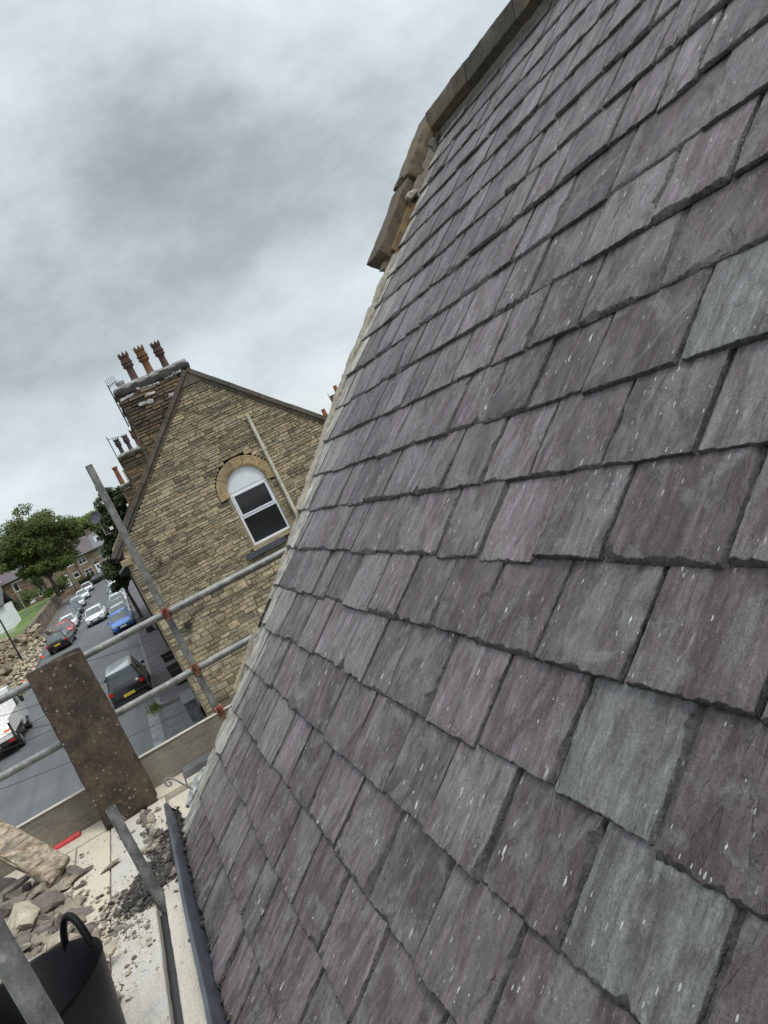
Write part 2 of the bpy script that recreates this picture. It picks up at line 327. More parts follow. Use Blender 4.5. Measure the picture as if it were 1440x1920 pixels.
M = dict(
    slate=mat_slate(), stone=mat_stone('coursed_stone'), mortar=mat_stone('lime_mortar', bump=.006, scale=30, dirt=.2, dark=(.1, .09, .07)),
    coping=mat_stone('weathered_coping', bump=.02, scale=13, dirt=.6, dark=(.035, .033, .026)),
    slab=mat_lichen_slab(), pale=mat_pale_stone(), tube=mat_tube(), board=mat_board(), asphalt=mat_asphalt(),
    rubble=mat_stone('rubble_stone', bump=.02, scale=14, dirt=.5),
    farstone=mat_stone('far_stone', bump=.02, scale=2.2, dirt=.35),
    farslate=mat_stone('far_slate', bump=.02, scale=2.5, dirt=.3, rough=.7),
    gutter=simple('gutter_grey', (.066, .076, .09), .42, .1, .22, 9, .0006), black=simple('black_rubber', (.004, .004, .005), .42, 0, .3, 5, .001, .16),
    grime=simple('gutter_grime', (.035, .03, .024), .95, 0, .6, 40, .004),
    upvc=simple('white_upvc', (.72, .74, .76), .35, 0, .05, 2), cream=simple('cream_pipe', (.55, .52, .42), .6, 0, .2, 5),
    glass=simple('dark_glass', (.012, .014, .016), .06, 0, .3, 1), carglass=simple('car_glass', (.10, .12, .12), .08, 0, .2, 1),  # car_glass base is lifted to carry the sky's reflection
    dark=simple('void_shade', (.012, .011, .010), .9), tyre=simple('tyre_rubber', (.02, .02, .02), .85), rim=simple('alloy_rim', (.35, .36, .37), .35, .7),
    trim=simple('black_trim', (.018, .018, .019), .5), red=simple('red_plastic', (.42, .035, .035), .45, 0, .25, 30, .001),
    redpaint=simple('chipped_red_paint', (.20, .06, .045), .8, 0, .6, 40, .002), rust=simple('rusty_fitting', (.20, .085, .045), .85, .2, .5, 60, .002),
    terracotta=mat_stone('terracotta', bump=.004, scale=12, dirt=.8, dark=(.05, .028, .022)), lamp=simple('tail_lamp_red', (.45, .015, .015), .2),
    headlamp=simple('head_lamp_lens', (.55, .58, .6), .12), yplate=simple('yellow_plate', (.75, .55, .03), .5), wplate=simple('white_plate', (.75, .75, .72), .5),
    orange=simple('orange_plastic', (.75, .12, .02), .5), white=simple('white_plastic', (.78, .78, .76), .5), bark=simple('bark', (.06, .05, .038), .95, 0, .35, 5, .03),
    leaf1=mat_leaf('leaf_mid', (.060, .088, .020), (.135, .17, .045), (.085, .12, .03)), leaf2=mat_leaf('leaf_dark', (.030, .046, .018), (.065, .092, .034), (.04, .06, .022)),
    leaf3=mat_leaf('leaf_bright', (.085, .135, .026), (.16, .21, .05), (.11, .165, .03)),
    kerb=mat_stone('kerb_stone', bump=.006, scale=4, dirt=.4), paving=mat_stone('pavement_tarmac', bump=.003, scale=2.0, dirt=.35),
    lead=simple('lead_grey', (.13, .135, .14), .6, .1, .3, 8, .002), wire=simple('wire_black', (.02, .02, .022), .6), galv=simple('dull_zinc', (.27, .28, .27), .6, .2, .45, 30, .001),
    lawn=simple('lawn_green', (.09, .145, .03), .95, 0, .35, .8, .05), soil=mat_stone('bare_soil', bump=.05, scale=1.4, dirt=.5),
    render=simple('white_render', (.70, .72, .73), .85, 0, .05, 1))
# ---------------------------------------------------------------- masonry
def stone_col(base, var=.22, rng=random):
    k = 1 + rng.uniform(-var, var); h = rng.uniform(-.06, .06)
    return (base[0] * k * (1 + h), base[1] * k, base[2] * k * (1 - h), 1)
def masonry(mb, mo, org, ex, n, z0, z1, span, hole=None, hfun=lambda z: .14, lmin=.22, lmax=.6, base=(.3, .24, .15), joint=.012, depth=.03, rng=None, sooty=None, ez=(0, 0, 1), relief=.018):
    """courses of individually cut stones in mb on a recessed bed of mortar in mo.
    span(z) -> (a,b) extent along ex; hole(z0,z1) -> list of (a,b) left open"""
    rng = rng or random.Random(5); org = Vector(org); ex = Vector(ex).normalized(); n = Vector(n).normalized(); ez = Vector(ez)
    z = z0; pt = lambda a, zz, d: org + ex * a + ez * (zz - z0) + n * d
    while z < z1 - .02:
        h = min(hfun(z) * rng.uniform(.86, 1.16), z1 - z)
        sa, sb = span(z), span(z + h); a0 = max(sa[0], sb[0]); b0 = min(sa[1], sb[1])
        if b0 - a0 < .04: z += h; continue
        seg = [(a0, b0)]
        for (ha, hb) in (hole(z, z + h) if hole else []):
            ns = []
            for (p, q) in seg:
                if hb <= p or ha >= q: ns.append((p, q)); continue
                if ha > p: ns.append((p, ha))
                if hb < q: ns.append((hb, q))
            seg = ns
        for (p, q) in seg:
            mo.add([pt(p, z, -.004), pt(q, z, -.004), pt(q, z + h, -.004), pt(p, z + h, -.004)], [(0, 1, 2, 3)])
            a = p
            while a < q - .01:
                l = rng.uniform(lmin, lmax); b = a + l
                if q - b < lmin * .6: b = q
                b = min(b, q); d = depth * .4 + rng.random() * relief; j = joint * .5
                c = stone_col(base, .24, rng)
                if sooty:
                    s_ = sooty((a + b) / 2, z); c = tuple(c[i] * (1 - s_) + (.05, .045, .038)[i] * s_ for i in range(3)) + (1,)
                if rng.random() < .12: c = tuple(x * .6 for x in c[:3]) + (1,)
                mb.col = c; g = lambda m=.006: rng.uniform(-m, m)
                dz = [g(.008), g(.008)]; dy = [g(.006), g(.006)]
                k = min(.016, h * .14, (b - a) * .2)
                bs = [pt(a + j, z + j + dz[0], -.004), pt(b - j, z + j + dz[1], -.004), pt(b - j, z + h - j + dy[1], -.004), pt(a + j, z + h - j + dy[0], -.004)]
                fs = [pt(a + j + k + g(.004), z + j + k + dz[0], d + g(.004)), pt(b - j - k + g(.004), z + j + k + dz[1], d + g(.004)), pt(b - j - k + g(.004), z + h - j - k + dy[1], d + g()), pt(a + j + k + g(.004), z + h - j - k + dy[0], d + g())]
                mb.add(bs + fs, [(4, 5, 6, 7), (0, 1, 5, 4), (1, 2, 6, 5), (2, 3, 7, 6), (3, 0, 4, 7)])
                a = b
        z += h
def rock(mb, c, size, rot=None, seed=0, sub=1, cuts=7, col=None):
    rng = random.Random(seed); vs, fs = ICO[sub]; pl = []
    for _ in range(cuts):
        a = Vector((rng.gauss(0, 1), rng.gauss(0, 1), rng.gauss(0, 1))).normalized(); pl.append((a, rng.uniform(.34, .72)))
    R = (rot or Matrix.Rotation(rng.random() * 6.28, 3, 'Z') @ Matrix.Rotation(rng.uniform(-.5, .5), 3, 'X'))
    out = []
    for v in vs:
        p = v.copy()
        for a, d in pl:
            e = p.dot(a) - d
            if e > 0: p -= a * e
        p *= 1 + .06 * mn.noise(v * 4.2 + Vector((seed * 3.1 % 50, 0, 0)))
        p = Vector((p.x * size[0], p.y * size[1], p.z * size[2])) * .80
        out.append(R @ p + Vector(c))
    if col: mb.col = col
    mb.add(out, fs, False)
def make_ico():
    import bmesh
    r = {}
    for s_ in (1, 2, 3):
        bm = bmesh.new(); bmesh.ops.create_icosphere(bm, subdivisions=s_, radius=1); bm.verts.ensure_lookup_table()
        r[s_] = ([v.co.copy() for v in bm.verts], [tuple(v.index for v in f.verts) for f in bm.faces]); bm.free()
    return r
ICO = make_ico()
def rough_box(mb, c, d, M=None, res=.03, amp=.006, seed=0, chip=.02, freq=6):
    """a solid block with a weathered, chipped surface (each face its own welded grid)"""
    n = [max(2, min(36, int(d[i] / res))) for i in range(3)]; idx = {}; vs = []; fs = []
    def vid(i, j, k):
        key = (i, j, k)
        if key in idx: return idx[key]
        p = Vector(((i / n[0] - .5) * d[0], (j / n[1] - .5) * d[1], (k / n[2] - .5) * d[2]))
        q = p * freq + Vector((seed * 7.3, seed * 1.7, 0))
        e = sum(1 for a_, b_ in ((i, n[0]), (j, n[1]), (k, n[2])) if a_ in (0, b_))
        w = mn.noise_vector(q) * amp + mn.noise_vector(q * 3.7) * amp * .45
        if e >= 2:
            ch = max(0, mn.noise(q * 1.9 + Vector((9, 9, 9)))) * chip * (1.6 if e == 3 else 1) + chip * .12
            dirv = Vector([(-1 if a_ == b_ else 1) if a_ in (0, b_) else 0 for a_, b_ in ((i, n[0]), (j, n[1]), (k, n[2]))])
            w += dirv * ch
        p = p + w
        if M is not None: p = M @ p
        idx[key] = len(vs); vs.append(p + Vector(c)); return idx[key]
    for ax in range(3):
        b_, c_ = [(1, 2), (2, 0), (0, 1)][ax]
        for side in (0, n[ax]):
            for j in range(n[b_]):
                for k in range(n[c_]):
                    def mk(jj, kk):
                        t = [0, 0, 0]; t[ax] = side; t[b_] = jj; t[c_] = kk; return vid(*t)
                    q = (mk(j, k), mk(j + 1, k), mk(j + 1, k + 1), mk(j, k + 1))
                    fs.append(q if side else q[::-1])
    mb.add(vs, fs, True)
# ---------------------------------------------------------------- the slated house the picture is taken from
h_ = .92; PT = math.radians(40.3); cP, sP = math.cos(PT), math.sin(PT)
RU = Vector((cP, 0, sP)); RN = Vector((-sP, 0, cP)); RO = Vector((h_ * sP, 0, -h_ * cP))
def RP(y, u, n=0): return RO + RU * u + RN * n + Vector((0, y, 0))     # roof coordinates in metres
def roofc(px, py):
    d = Vector(ray(px, py)); t = -h_ / RN.dot(d); w = d * t; return w.y, w.dot(RU)
VERGE = [(-1.40, 4.90), (-.6, 4.88), (.1, 5.08), (.6, 5.25), (1.1, 5.43), (1.6, 5.57), (2.6, 5.63), (4.0, 5.84)]
def yv(u):
    u = u / h_
    for (a, p), (b, q) in zip(VERGE, VERGE[1:]):
        if u <= b: return (p + (q - p) * (max(u, a) - a) / (b - a)) * h_
    return VERGE[-1][1] * h_
house = empty('slate_roofed_house', (2.0, 0, -7.5), 'house in the foreground whose steep purple grey slate roof fills the right side', 'house')
COURSES = [-1.37, -1.13, -.885, -.64, -.39, -.14, .11, .36, .61, .865, 1.125, 1.39, 1.65, 1.925, 2.19, 2.45, 2.70, 2.95, 3.2, 3.44, 3.67]
JO = {-1.13: [3.18], -.885: [2.02, 2.39, 3.04], -.64: [1.47, 1.82, 2.18, 2.55], -.39: [.99, 1.34, 1.68, 2.01], -.14: [1.19, 1.53, 1.90, 2.25, 2.62],
      .11: [1.41, 1.77, 2.13, 2.46, 2.80], .36: [1.24, 1.64, 1.96, 2.30, 2.65, 3.07], .61: [1.08, 1.43, 1.78, 2.16, 2.49, 2.83, 3.16],
      .865: [1.61, 2.02, 2.36, 2.68], 1.125: [1.40, 1.82, 2.21], 1.39: [1.66, 1.98], 1.65: [1.89, 2.34, 2.71], 2.19: [2.37]}
WIDE_GAPS = {(-.14, 1.19): .007, (.11, 1.41): .011, (.61, 1.43): .009, (-.64, 1.82): .006, (-.39, 1.34): .007, (.61, 2.49): .006, (-.885, 2.02): .004}
GREENS = [roofc(*p) for p in ((1230, 1740), (1385, 570), (1180, 1400))]
def slate_roof():
    rng = random.Random(21); V = []; F = []; Cc = []; edge_shade = []; prev = None
    for ci, u0 in enumerate(COURSES):
        gap_u = (COURSES[ci + 1] - u0 if ci + 1 < len(COURSES) else .2) * h_
        lst = JO.get(u0, [])
        if prev is None:
            js = []; y = -2.2
            while y < 5.2: js.append(y); y += rng.uniform(.27, .37)
        else:
            js = []
            for a, b in zip(prev, prev[1:]):
                if b - a > .44 and rng.random() < .5: js += [a + (b - a) * .3, a + (b - a) * .75]
                else: js.append((a + b) / 2 + rng.uniform(-.05, .05))
            js = [js[0] - rng.uniform(.28, .34)] + js
            while js[-1] < 5.0: js.append(js[-1] + rng.uniform(.27, .35))
        if lst: js = sorted([j for j in js if j < lst[0] - .2 or j > lst[-1] + .2] + lst)
        # tidy spacing
        o = [js[0]]
        for j in js[1:]:
            if j - o[-1] < .17:
                if j in lst and o[-1] not in lst: o[-1] = j
                elif j in lst: o.append(j)
                continue
            while j - o[-1] > .50: o.append(o[-1] + .33)
            o.append(j)
        prev = js = o
        um = (u0 * h_ + gap_u * .5); edge = yv(um) / h_
        js = [j for j in js if j < edge - .30]
        k0 = edge - rng.uniform(.16, .27)
        if k0 - js[-1] > .42: js.append((k0 + js[-1]) / 2)
        js += [k0, edge]
        for a, b in zip(js, js[1:]):
            ya, yb = a * h_, b * h_; ub = u0 * h_
            last = (b == js[-1]); near = ya < 3.0 and ya > .2
            g0 = g1 = rng.choice([.002, .003, .0045, .006])
            for (cu, cy), gv in WIDE_GAPS.items():
                if cu == u0 and abs(cy - a) < .02: g0 = gv
                if cu == u0 and abs(cy - b) < .02: g1 = gv * .3
            y0 = ya + g0 + rng.uniform(0, .0015); y1 = yb - g1 - rng.uniform(0, .0015); w = y1 - y0
            t = rng.uniform(.0105, .0165) * (1.1 if near else 1.05); lift = max(0, rng.gauss(.0028, .0026)); drop = rng.uniform(-.006, .006) if rng.random() < .8 else rng.uniform(-.014, .004)
            skew = rng.uniform(-.006, .006); m = 30 if near else 10; mv = 20 if near else 6; GV = gap_u + .012
            L1 = gap_u + .011; L2 = gap_u * 2 + .06
            def jag(nn, amp, big):
                v = [0.0]; 
                for _ in range(nn - 1): v.append(v[-1] * .78 + rng.uniform(-.75, .75))
                r_ = [amp * (.9 + .55 * x) for x in v]
                if rng.random() < big:
                    c0 = rng.randrange(nn); wd = rng.uniform(1.2, 3.0)
                    r_ = [x + amp * rng.uniform(1.6, 2.6) * math.exp(-((i - c0) / wd) ** 2) for i, x in enumerate(r_)]
                return [max(.0015, x) for x in r_]
            ncol = m + 7; nrow = mv + 6
            dj = jag(ncol, rng.choice([.003, .005, .007, .010, .013]), .35); cl = jag(nrow, rng.choice([.002, .003, .004, .005, .008]), .55); cr = jag(nrow, rng.uniform(.0015, .005), .3)
            if rng.random() < .5: cl = [x * 1.9 for x in cl]
            outb = [rng.uniform(-.0016, .0016) for _ in range(ncol)]
            if rng.random() < .28:
                rc = rng.uniform(1.2, 2.6); am = rng.uniform(.006, .022); sd_ = rng.random() < .5
                for i in range(ncol):
                    k = i if sd_ else ncol - 1 - i; outb[i] += am * math.exp(-(k / rc) ** 2)
            wob = [rng.uniform(-.0009, .0009) for _ in range(nrow)]
            fr = [0, .4, 1, 9] + [None] * (m - 1) + [9, 1, .4, 0]
            flakes = []
            for _ in range(rng.choice([0, 0, 1, 1, 2]) if near else rng.choice([0, 0, 1])):   # places where the top layer has split off
                kd = rng.random()
                if kd < .55: flakes.append((rng.choice([0, w]), 0, rng.uniform(.03, .11), rng.uniform(.02, .12), rng.random() * 9))
                elif kd < .85: flakes.append((rng.choice([0, w]), rng.uniform(.05, .2), rng.uniform(.02, .06), rng.uniform(.04, .12), rng.random() * 9))
                else: flakes.append((rng.uniform(.2, .8) * w, 0, rng.uniform(.03, .08), rng.uniform(.015, .045), rng.random() * 9))
            base = len(V); tilt = rng.uniform(-.0015, .0015)
            rv, gv, bv = rng.random(), rng.random() * .55, rng.random()
            if rng.random() < .12: rv *= .25
            for (gy, gu) in GREENS:
                if ya < gy < yb and ub < gu < ub + gap_u: gv = .95; rv = .75
            pale = 1.0
            if last: pale = rng.uniform(.0, .25)
            elif b == js[-2] and rng.random() < .8: pale = rng.uniform(.35, .75)
            if last: w += rng.uniform(-.012, .014)
            ns = len(fr)
            rows = nrow + 2
            for j in range(rows):
                jj = min(j, nrow - 1)
                for i in range(ns):
                    if i < 3: s_ = cl[jj] * fr[i] + (wob[jj] if i == 0 else 0)
                    elif i == 3: s_ = cl[jj] + .0022
                    elif i > ns - 4: s_ = w - cr[jj] * fr[i] - (wob[jj] if i == ns - 1 else 0)
                    elif i == ns - 4: s_ = w - cr[jj] - .0022
                    else: s_ = cl[jj] + .0022 + (w - cl[jj] - cr[jj] - .0044) * (i - 3) / m
                    ii = min(i, ncol - 1)
                    if j == 0: v = outb[ii]; rf = .12
                    elif j == 1: v = outb[ii] + dj[ii] * .4; rf = .55
                    elif j == 2: v = outb[ii] + dj[ii]; rf = .93
                    elif j == 3: v = outb[ii] + dj[ii] + .0025; rf = 1
                    elif j == nrow: v = L1 + .005; rf = 1
                    elif j < nrow: v = .035 + (L1 - .035) * (j - 3) / (nrow - 4); v = max(v, outb[ii] + dj[ii] + .003 * (j - 2)); rf = 1
                    else: v = L2; rf = 1
                    cf = {0: .15, 1: .62, 2: .93}.get(i, {ns - 1: .15, ns - 2: .62, ns - 3: .93}.get(i, 1))
                    f_ = min(rf, cf)
                    zb = -.046 * v + lift * max(0, 1 - v / L1) - .008
                    z = zb + t * f_ + (s_ / w - .5) * tilt * max(0, 1 - v / L1)
                    if f_ > .9 and j < nrow:
                        for (fx, fy, ra, rb, ph) in flakes:
                            d_ = math.hypot((s_ - fx) / ra, (v - fy) / rb) + .22 * math.sin(math.atan2(v - fy, s_ - fx + 1e-6) * 5 + ph) * .6
                            if d_ < 1: z -= t * .30; break
                            elif d_ < 1.5: z -= t * .0
                    if near and f_ == 1 and j < nrow:
                        q = Vector((y0 + s_ + bv * 40, (ub + v) * .5, bv * 9))
                        z += .0009 * mn.noise(q * 16) + .0006 * mn.noise(q * 45)
                    elif f_ < 1: z += rng.uniform(-.0017, .0014)
                    V.append((-(y0 + s_), ub + drop + v + skew * s_ / w, z)); Cc.append((rv, gv, bv, pale)); edge_shade.append(1.0 if (f_ < .9 or j >= nrow) else (.8 if f_ < 1 else 0.0))  # slate heads under the lap coloured dark, painting shade into the joint gaps
            for j in range(rows - 1):
                for i in range(ns - 1):
                    p = base + j * ns + i; F.append((p, p + ns, p + ns + 1, p + 1))
            # skirt down to the slate below
            ring = [base + i for i in range(ns)] + [base + j * ns + ns - 1 for j in range(1, rows - 1)]
            ring2 = [base + j * ns for j in range(rows - 1)]
            for rg, fl in ((ring, 0), (ring2, 1)):
                lo = []
                for p in rg:
                    x, y_, z = V[p]; lo.append(len(V)); V.append((x, y_, -.046 * (y_ - ub - drop) - .0082 + lift * .9)); Cc.append((rv * .6, gv, bv, pale)); edge_shade.append(1.0)
                for q in range(len(rg) - 1):
                    F.append((rg[q], rg[q + 1], lo[q + 1], lo[q]) if not fl else (rg[q + 1], rg[q], lo[q], lo[q + 1]))
    me = bpy.data.meshes.new('slate_covering'); me.from_pydata(V, [], F)
    at = me.color_attributes.new('tint', 'FLOAT_COLOR', 'POINT'); at.data.foreach_set('color', np.array(Cc, dtype=np.float32).ravel())
    ea = me.attributes.new('edge', 'FLOAT', 'POINT'); ea.data.foreach_set('value', np.array(edge_shade, dtype=np.float32))
    me.polygons.foreach_set('use_smooth', [True] * len(F)); me.set_sharp_from_angle(angle=math.radians(28)); me.materials.append(M['slate']); me.update()
    o = bpy.data.objects.new('slate_covering', me); COL.objects.link(o); return o
RM = Matrix(((0, RU.x, RN.x, RO.x), (-1, 0, 0, RO.y), (0, RU.z, RN.z, RO.z), (0, 0, 0, 1)))
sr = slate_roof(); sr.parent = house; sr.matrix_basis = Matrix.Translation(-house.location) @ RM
# boards under the slates, hidden far slope, walls
mb = MB(); mb.col = (.06, .05, .045, 1)
uR = 3.86 * h_
mb.prism([RP(-1.9, -1.22, -.05), RP(yv(-1.2) - .03, -1.22, -.05), RP(yv(uR) - .03, uR, -.05), RP(-1.9, uR, -.05)], RN * -.06)
mb.obj('roof_boarding', M['mortar'], house)
apx = RP(0, uR + .02, -.03)
mb = MB(); mb.col = (.15, .13, .14, 1)
e = Vector((cP, 0, -sP)); nn2 = Vector((sP, 0, cP))
pa = [apx + Vector((0, -1.9, 0)), apx + Vector((0, yv(uR) - .02, 0)), apx + e * 4.6 + Vector((0, yv(uR) + .9, 0)), apx + e * 4.6 + Vector((0, -1.9, 0))]
mb.prism(pa, -nn2 * .08); mb.obj('rear_slope', M['farslate'], house)
def wall_part(name, org, ex, n, length, z0, z1, span=None, parent=house, **kw):
    mb = MB(); mo = MB(); mo.col = (.20, .175, .13, 1)
    masonry(mb, mo, org, ex, n, z0, z1, span or (lambda z: (0, length)), **kw)
    w = mb.obj(name, M['stone'], parent); mo.obj('mortar_bed', M['mortar'], w) if False else mo.obj('mortar_bed', M['mortar'], parent)
    return w
xe = RP(0, -1.12).x; ge = Vector((RP(0, uR).x - xe, yv(uR) - yv(-1.2), 0)); gl = ge.length; gd = ge.normalized(); gn = Vector((-gd.y, gd.x, 0))
zt = RP(0, -1.12, -.13).z; apz = RP(0, uR, -.13).z
wall_part('gable_wall', (xe, yv(-1.2) - .07, -7.5), gd, gn, gl, -7.5, apz - .05, span=lambda z: (0 if z < zt else (z - zt) / (apz - zt) * gl, gl * 2 - (0 if z < zt else (z - zt) / (apz - zt) * gl)), hfun=lambda z: .19, lmin=.25, lmax=.6, base=(.30, .235, .145))
wall_part('front_wall', (xe, -1.9, -7.5), (0, 1, 0), (-1, 0, 0), yv(-1.2) - .07 + 1.9, -7.5, zt - .03, hfun=lambda z: .19, lmin=.25, lmax=.6, base=(.30, .235, .145))
# ridge stones
cuts = [-1.9, -1.05, -.2, .65, 1.5, 2.36, 3.2, 4.05, 4.70, yv(uR) + .02]
for k, (a, b) in enumerate(zip(cuts, cuts[1:])):
    mb = MB(); mb.col = stone_col((.078, .064, .044), .25)
    pr = [(3.47, .030), (3.47, .085), (uR + .02, .150), (uR + .08, .135), (uR + .06, .06), (uR - .04, .06)]
    nseg = 14; vs = []; fs = []; np_ = len(pr); dl = k * .004 % .011
    for s_ in range(nseg + 1):
        y = a + .004 + (b - a - .008) * s_ / nseg
        for q, (uu, nv) in enumerate(pr):
            p = RP(y, uu, nv + dl); p += mn.noise_vector(p * 3 + Vector((k, 0, 0))) * .006 + mn.noise_vector(p * 17) * .005; vs.append(p)
    for s_ in range(nseg):
        for q in range(np_): fs.append((s_ * np_ + q, s_ * np_ + (q + 1) % np_, (s_ + 1) * np_ + (q + 1) % np_, (s_ + 1) * np_ + q))
    fs += [tuple(range(np_))[::-1], tuple(nseg * np_ + q for q in range(np_))]
    mb.add(vs, fs, True); mb.obj('ridge_stone', M['coping'], house, loc=RP((a + b) / 2, uR), sharp=45)
fl_ = MB(); fl_.col = (.13, .12, .095, 1); vs_ = []; fs_ = []
for s_ in range(121):
    y = -1.9 + (yv(uR) + 1.9 - .02) * s_ / 120
    for uu, nz in ((3.44, .0), (3.46, .028), (3.54, .06), (3.62, .06), (3.62, -.06)):
        p = RP(y, uu, nz); vs_.append(p + mn.noise_vector(p * 14) * .008)
fs_ = [(s_ * 5 + q, (s_ + 1) * 5 + q, (s_ + 1) * 5 + q + 1, s_ * 5 + q + 1) for s_ in range(120) for q in range(4)] + [(0, 1, 2, 3, 4), tuple(600 + q for q in (4, 3, 2, 1, 0))]
fl_.add(vs_, fs_, True); fl_.obj('ridge_mortar', M['mortar'], house, loc=RP(2, 3.5))
# coping stones at the top of the verge
def roof_block(name, mat, y0, y1, u0, u1, n0, n1, col, seed, amp=.010, chip=.03, res=.035, parent=None):
    Rm = Matrix(((0, RU.x, RN.x), (-1, 0, 0), (0, RU.z, RN.z)))
    mb = MB(); mb.col = col; c = RP((y0 + y1) / 2, (u0 + u1) / 2, (n0 + n1) / 2)
    rough_box(mb, c, (y1 - y0, u1 - u0, n1 - n0), Rm, res, amp, seed, chip)
    return mb.obj(name, M[mat], parent or house, loc=c)
def skew_block(name, mat, u0, u1, off0, wid, n0, n1, col, seed, amp=.01, chip=.03):
    """block that follows the line of the verge"""
    o = roof_block(name, mat, -wid / 2, wid / 2, -(u1 - u0) / 2, (u1 - u0) / 2, n0, n1, col, seed, amp, chip)
    yc0, yc1 = yv(u0) + off0 + wid / 2, yv(u1) + off0 + wid / 2; um = (u0 + u1) / 2; sl_ = (yc1 - yc0) / (u1 - u0)
    for v in o.data.vertices:
        du = v.co.dot(RU); v.co.y += sl_ * du
    o.location = RP((yc0 + yc1) / 2, um, (n0 + n1) / 2) - house.location; return o
o = skew_block('coping_stone', 'coping', 2.42, 3.04, .005, .30, -.06, .115, (.085, .062, .036, 1), 3, .010, .04); o['label'] = 'coping stone at the lower end with an orange stained flank'
o = skew_block('coping_stone', 'coping', 3.05, 3.68, -.02, .33, -.06, .135, (.105, .08, .048, 1), 4, .011, .05)
skew_block('coping_stone', 'coping', 3.30, 3.62, -.04, .16, .0, .075, (.14, .13, .10, 1), 8, .014, .05)
o = skew_block('ochre_stone', 'rubble', 2.46, 2.86, -.035, .06, -.03, .045, (.14, .088, .038, 1), 6, .012, .02)
skew_block('mortar_lump', 'mortar', 2.86, 2.95, -.06, .11, .02, .075, (.30, .28, .24, 1), 7, .014, .03)
skew_block('mortar_lump', 'mortar', 2.92, 3.32, -.035, .07, -.03, .055, (.19, .175, .14, 1), 9, .012, .02)
skew_block('mortar_lump', 'mortar', 2.36, 2.44, .03, .13, -.05, .03, (.16, .14, .11, 1), 12, .02, .04)
# mortar fillet along the verge
def fillet(u0, u1, off, wid, top, col, seed, name='verge_mortar', mat='mortar'):
    mb = MB(); mb.col = col; n_ = max(8, int((u1 - u0) / .02)); vs = []; fs = []; k_ = 7
    for s_ in range(n_ + 1):
        u = u0 + (u1 - u0) * s_ / n_; y = yv(u) + off
        prof = [(0, -.09), (0, top * .3), (wid * .25, top), (wid * .6, top * .9), (wid * .95, top * .5), (wid, -.02), (wid, -.09)]
        for dy, nz in prof:
            p = RP(y + dy, u, nz); q = p * 9 + Vector((seed, 0, 0)); e_ = .35 if nz < -.05 else 1
            p = p + (mn.noise_vector(q) * .014 + mn.noise_vector(q * 3.1) * .009 + mn.noise_vector(q * 8) * .005) * e_; vs.append(p)
    for s_ in range(n_):
        for q in range(k_ - 1): fs.append((s_ * k_ + q, (s_ + 1) * k_ + q, (s_ + 1) * k_ + q + 1, s_ * k_ + q + 1))
    fs += [tuple(range(k_)), tuple(n_ * k_ + q for q in range(k_))[::-1]]
    mb.add(vs, fs, True); return mb.obj(name, M[mat], house, loc=vs[0])
fillet(.58, 2.46, -.035, .125, .024, (.26, .235, .185, 1), 1)
fillet(1.45, 2.52, .035, .10, .012, (.20, .18, .14, 1), 5)
fillet(-.45, -.18, .03, .065, .018, (.19, .17, .135, 1), 2)
fillet(-1.15, .58, -.012, .075, -.006, (.27, .26, .225, 1), 3)
fillet(.10, .60, .01, .05, .004, (.27, .24, .19, 1), 9)
# thin undercloak slips standing along the edge, a bare batten end and a dark box for the shaded hole beside it
def slip(u0, u1, off, wid, n0, n1, col, name, mat='mortar', seed=1):
    mb = MB(); mb.col = col; n_ = 16; vs = []; fs = []
    for s_ in range(n_ + 1):
        u = u0 + (u1 - u0) * s_ / n_; y = yv(u) + off
        for dy, nz in ((0, n0), (0, n1), (wid, n1), (wid, n0)):
            p = RP(y + dy, u, nz); vs.append(p + mn.noise_vector(p * 20 + Vector((seed, 0, 0))) * .003)
    for s_ in range(n_):
        for q in range(4): fs.append((s_ * 4 + q, (s_ + 1) * 4 + q, (s_ + 1) * 4 + (q + 1) % 4, s_ * 4 + (q + 1) % 4))
    fs += [(0, 1, 2, 3), tuple(n_ * 4 + q for q in (3, 2, 1, 0))]
    mb.add(vs, fs, False); return mb.obj(name, M[mat], house, loc=vs[0])
slip(.0, 1.55, .075, .014, -.09, -.012, (.42, .33, .19, 1), 'undercloak_strip')
slip(-.50, -.16, .095, .012, -.09, .012, (.44, .36, .23, 1), 'undercloak_strip', seed=4)
slip(-.16, .06, .05, .05, -.06, -.012, (.30, .29, .25, 1), 'undercloak_strip', seed=6)
slip(-1.18, -.52, .035, .012, -.09, -.02, (.36, .34, .28, 1), 'undercloak_strip', seed=8)
mb = MB(); mb.col = (.2, .17, .12, 1); mb.box(RP(yv(0) + .035, -.055, .016), (.11, .014, .018), Matrix(((0, RU.x, RN.x), (-1, 0, 0), (0, RU.z, RN.z)))); mb.obj('batten_end', M['board'], house, loc=RP(yv(0) + .045, -.055, .008))
mb = MB(); c = RP(yv(-.05) + .006, -.06, -.004); mb.box(c, (.034, .17, .03), Matrix(((0, RU.x, RN.x), (-1, 0, 0), (0, RU.z, RN.z)))); mb.obj('verge_hole_shade', M['dark'], house, loc=c)  # solid near-black box painting the shade of a hole, no real opening
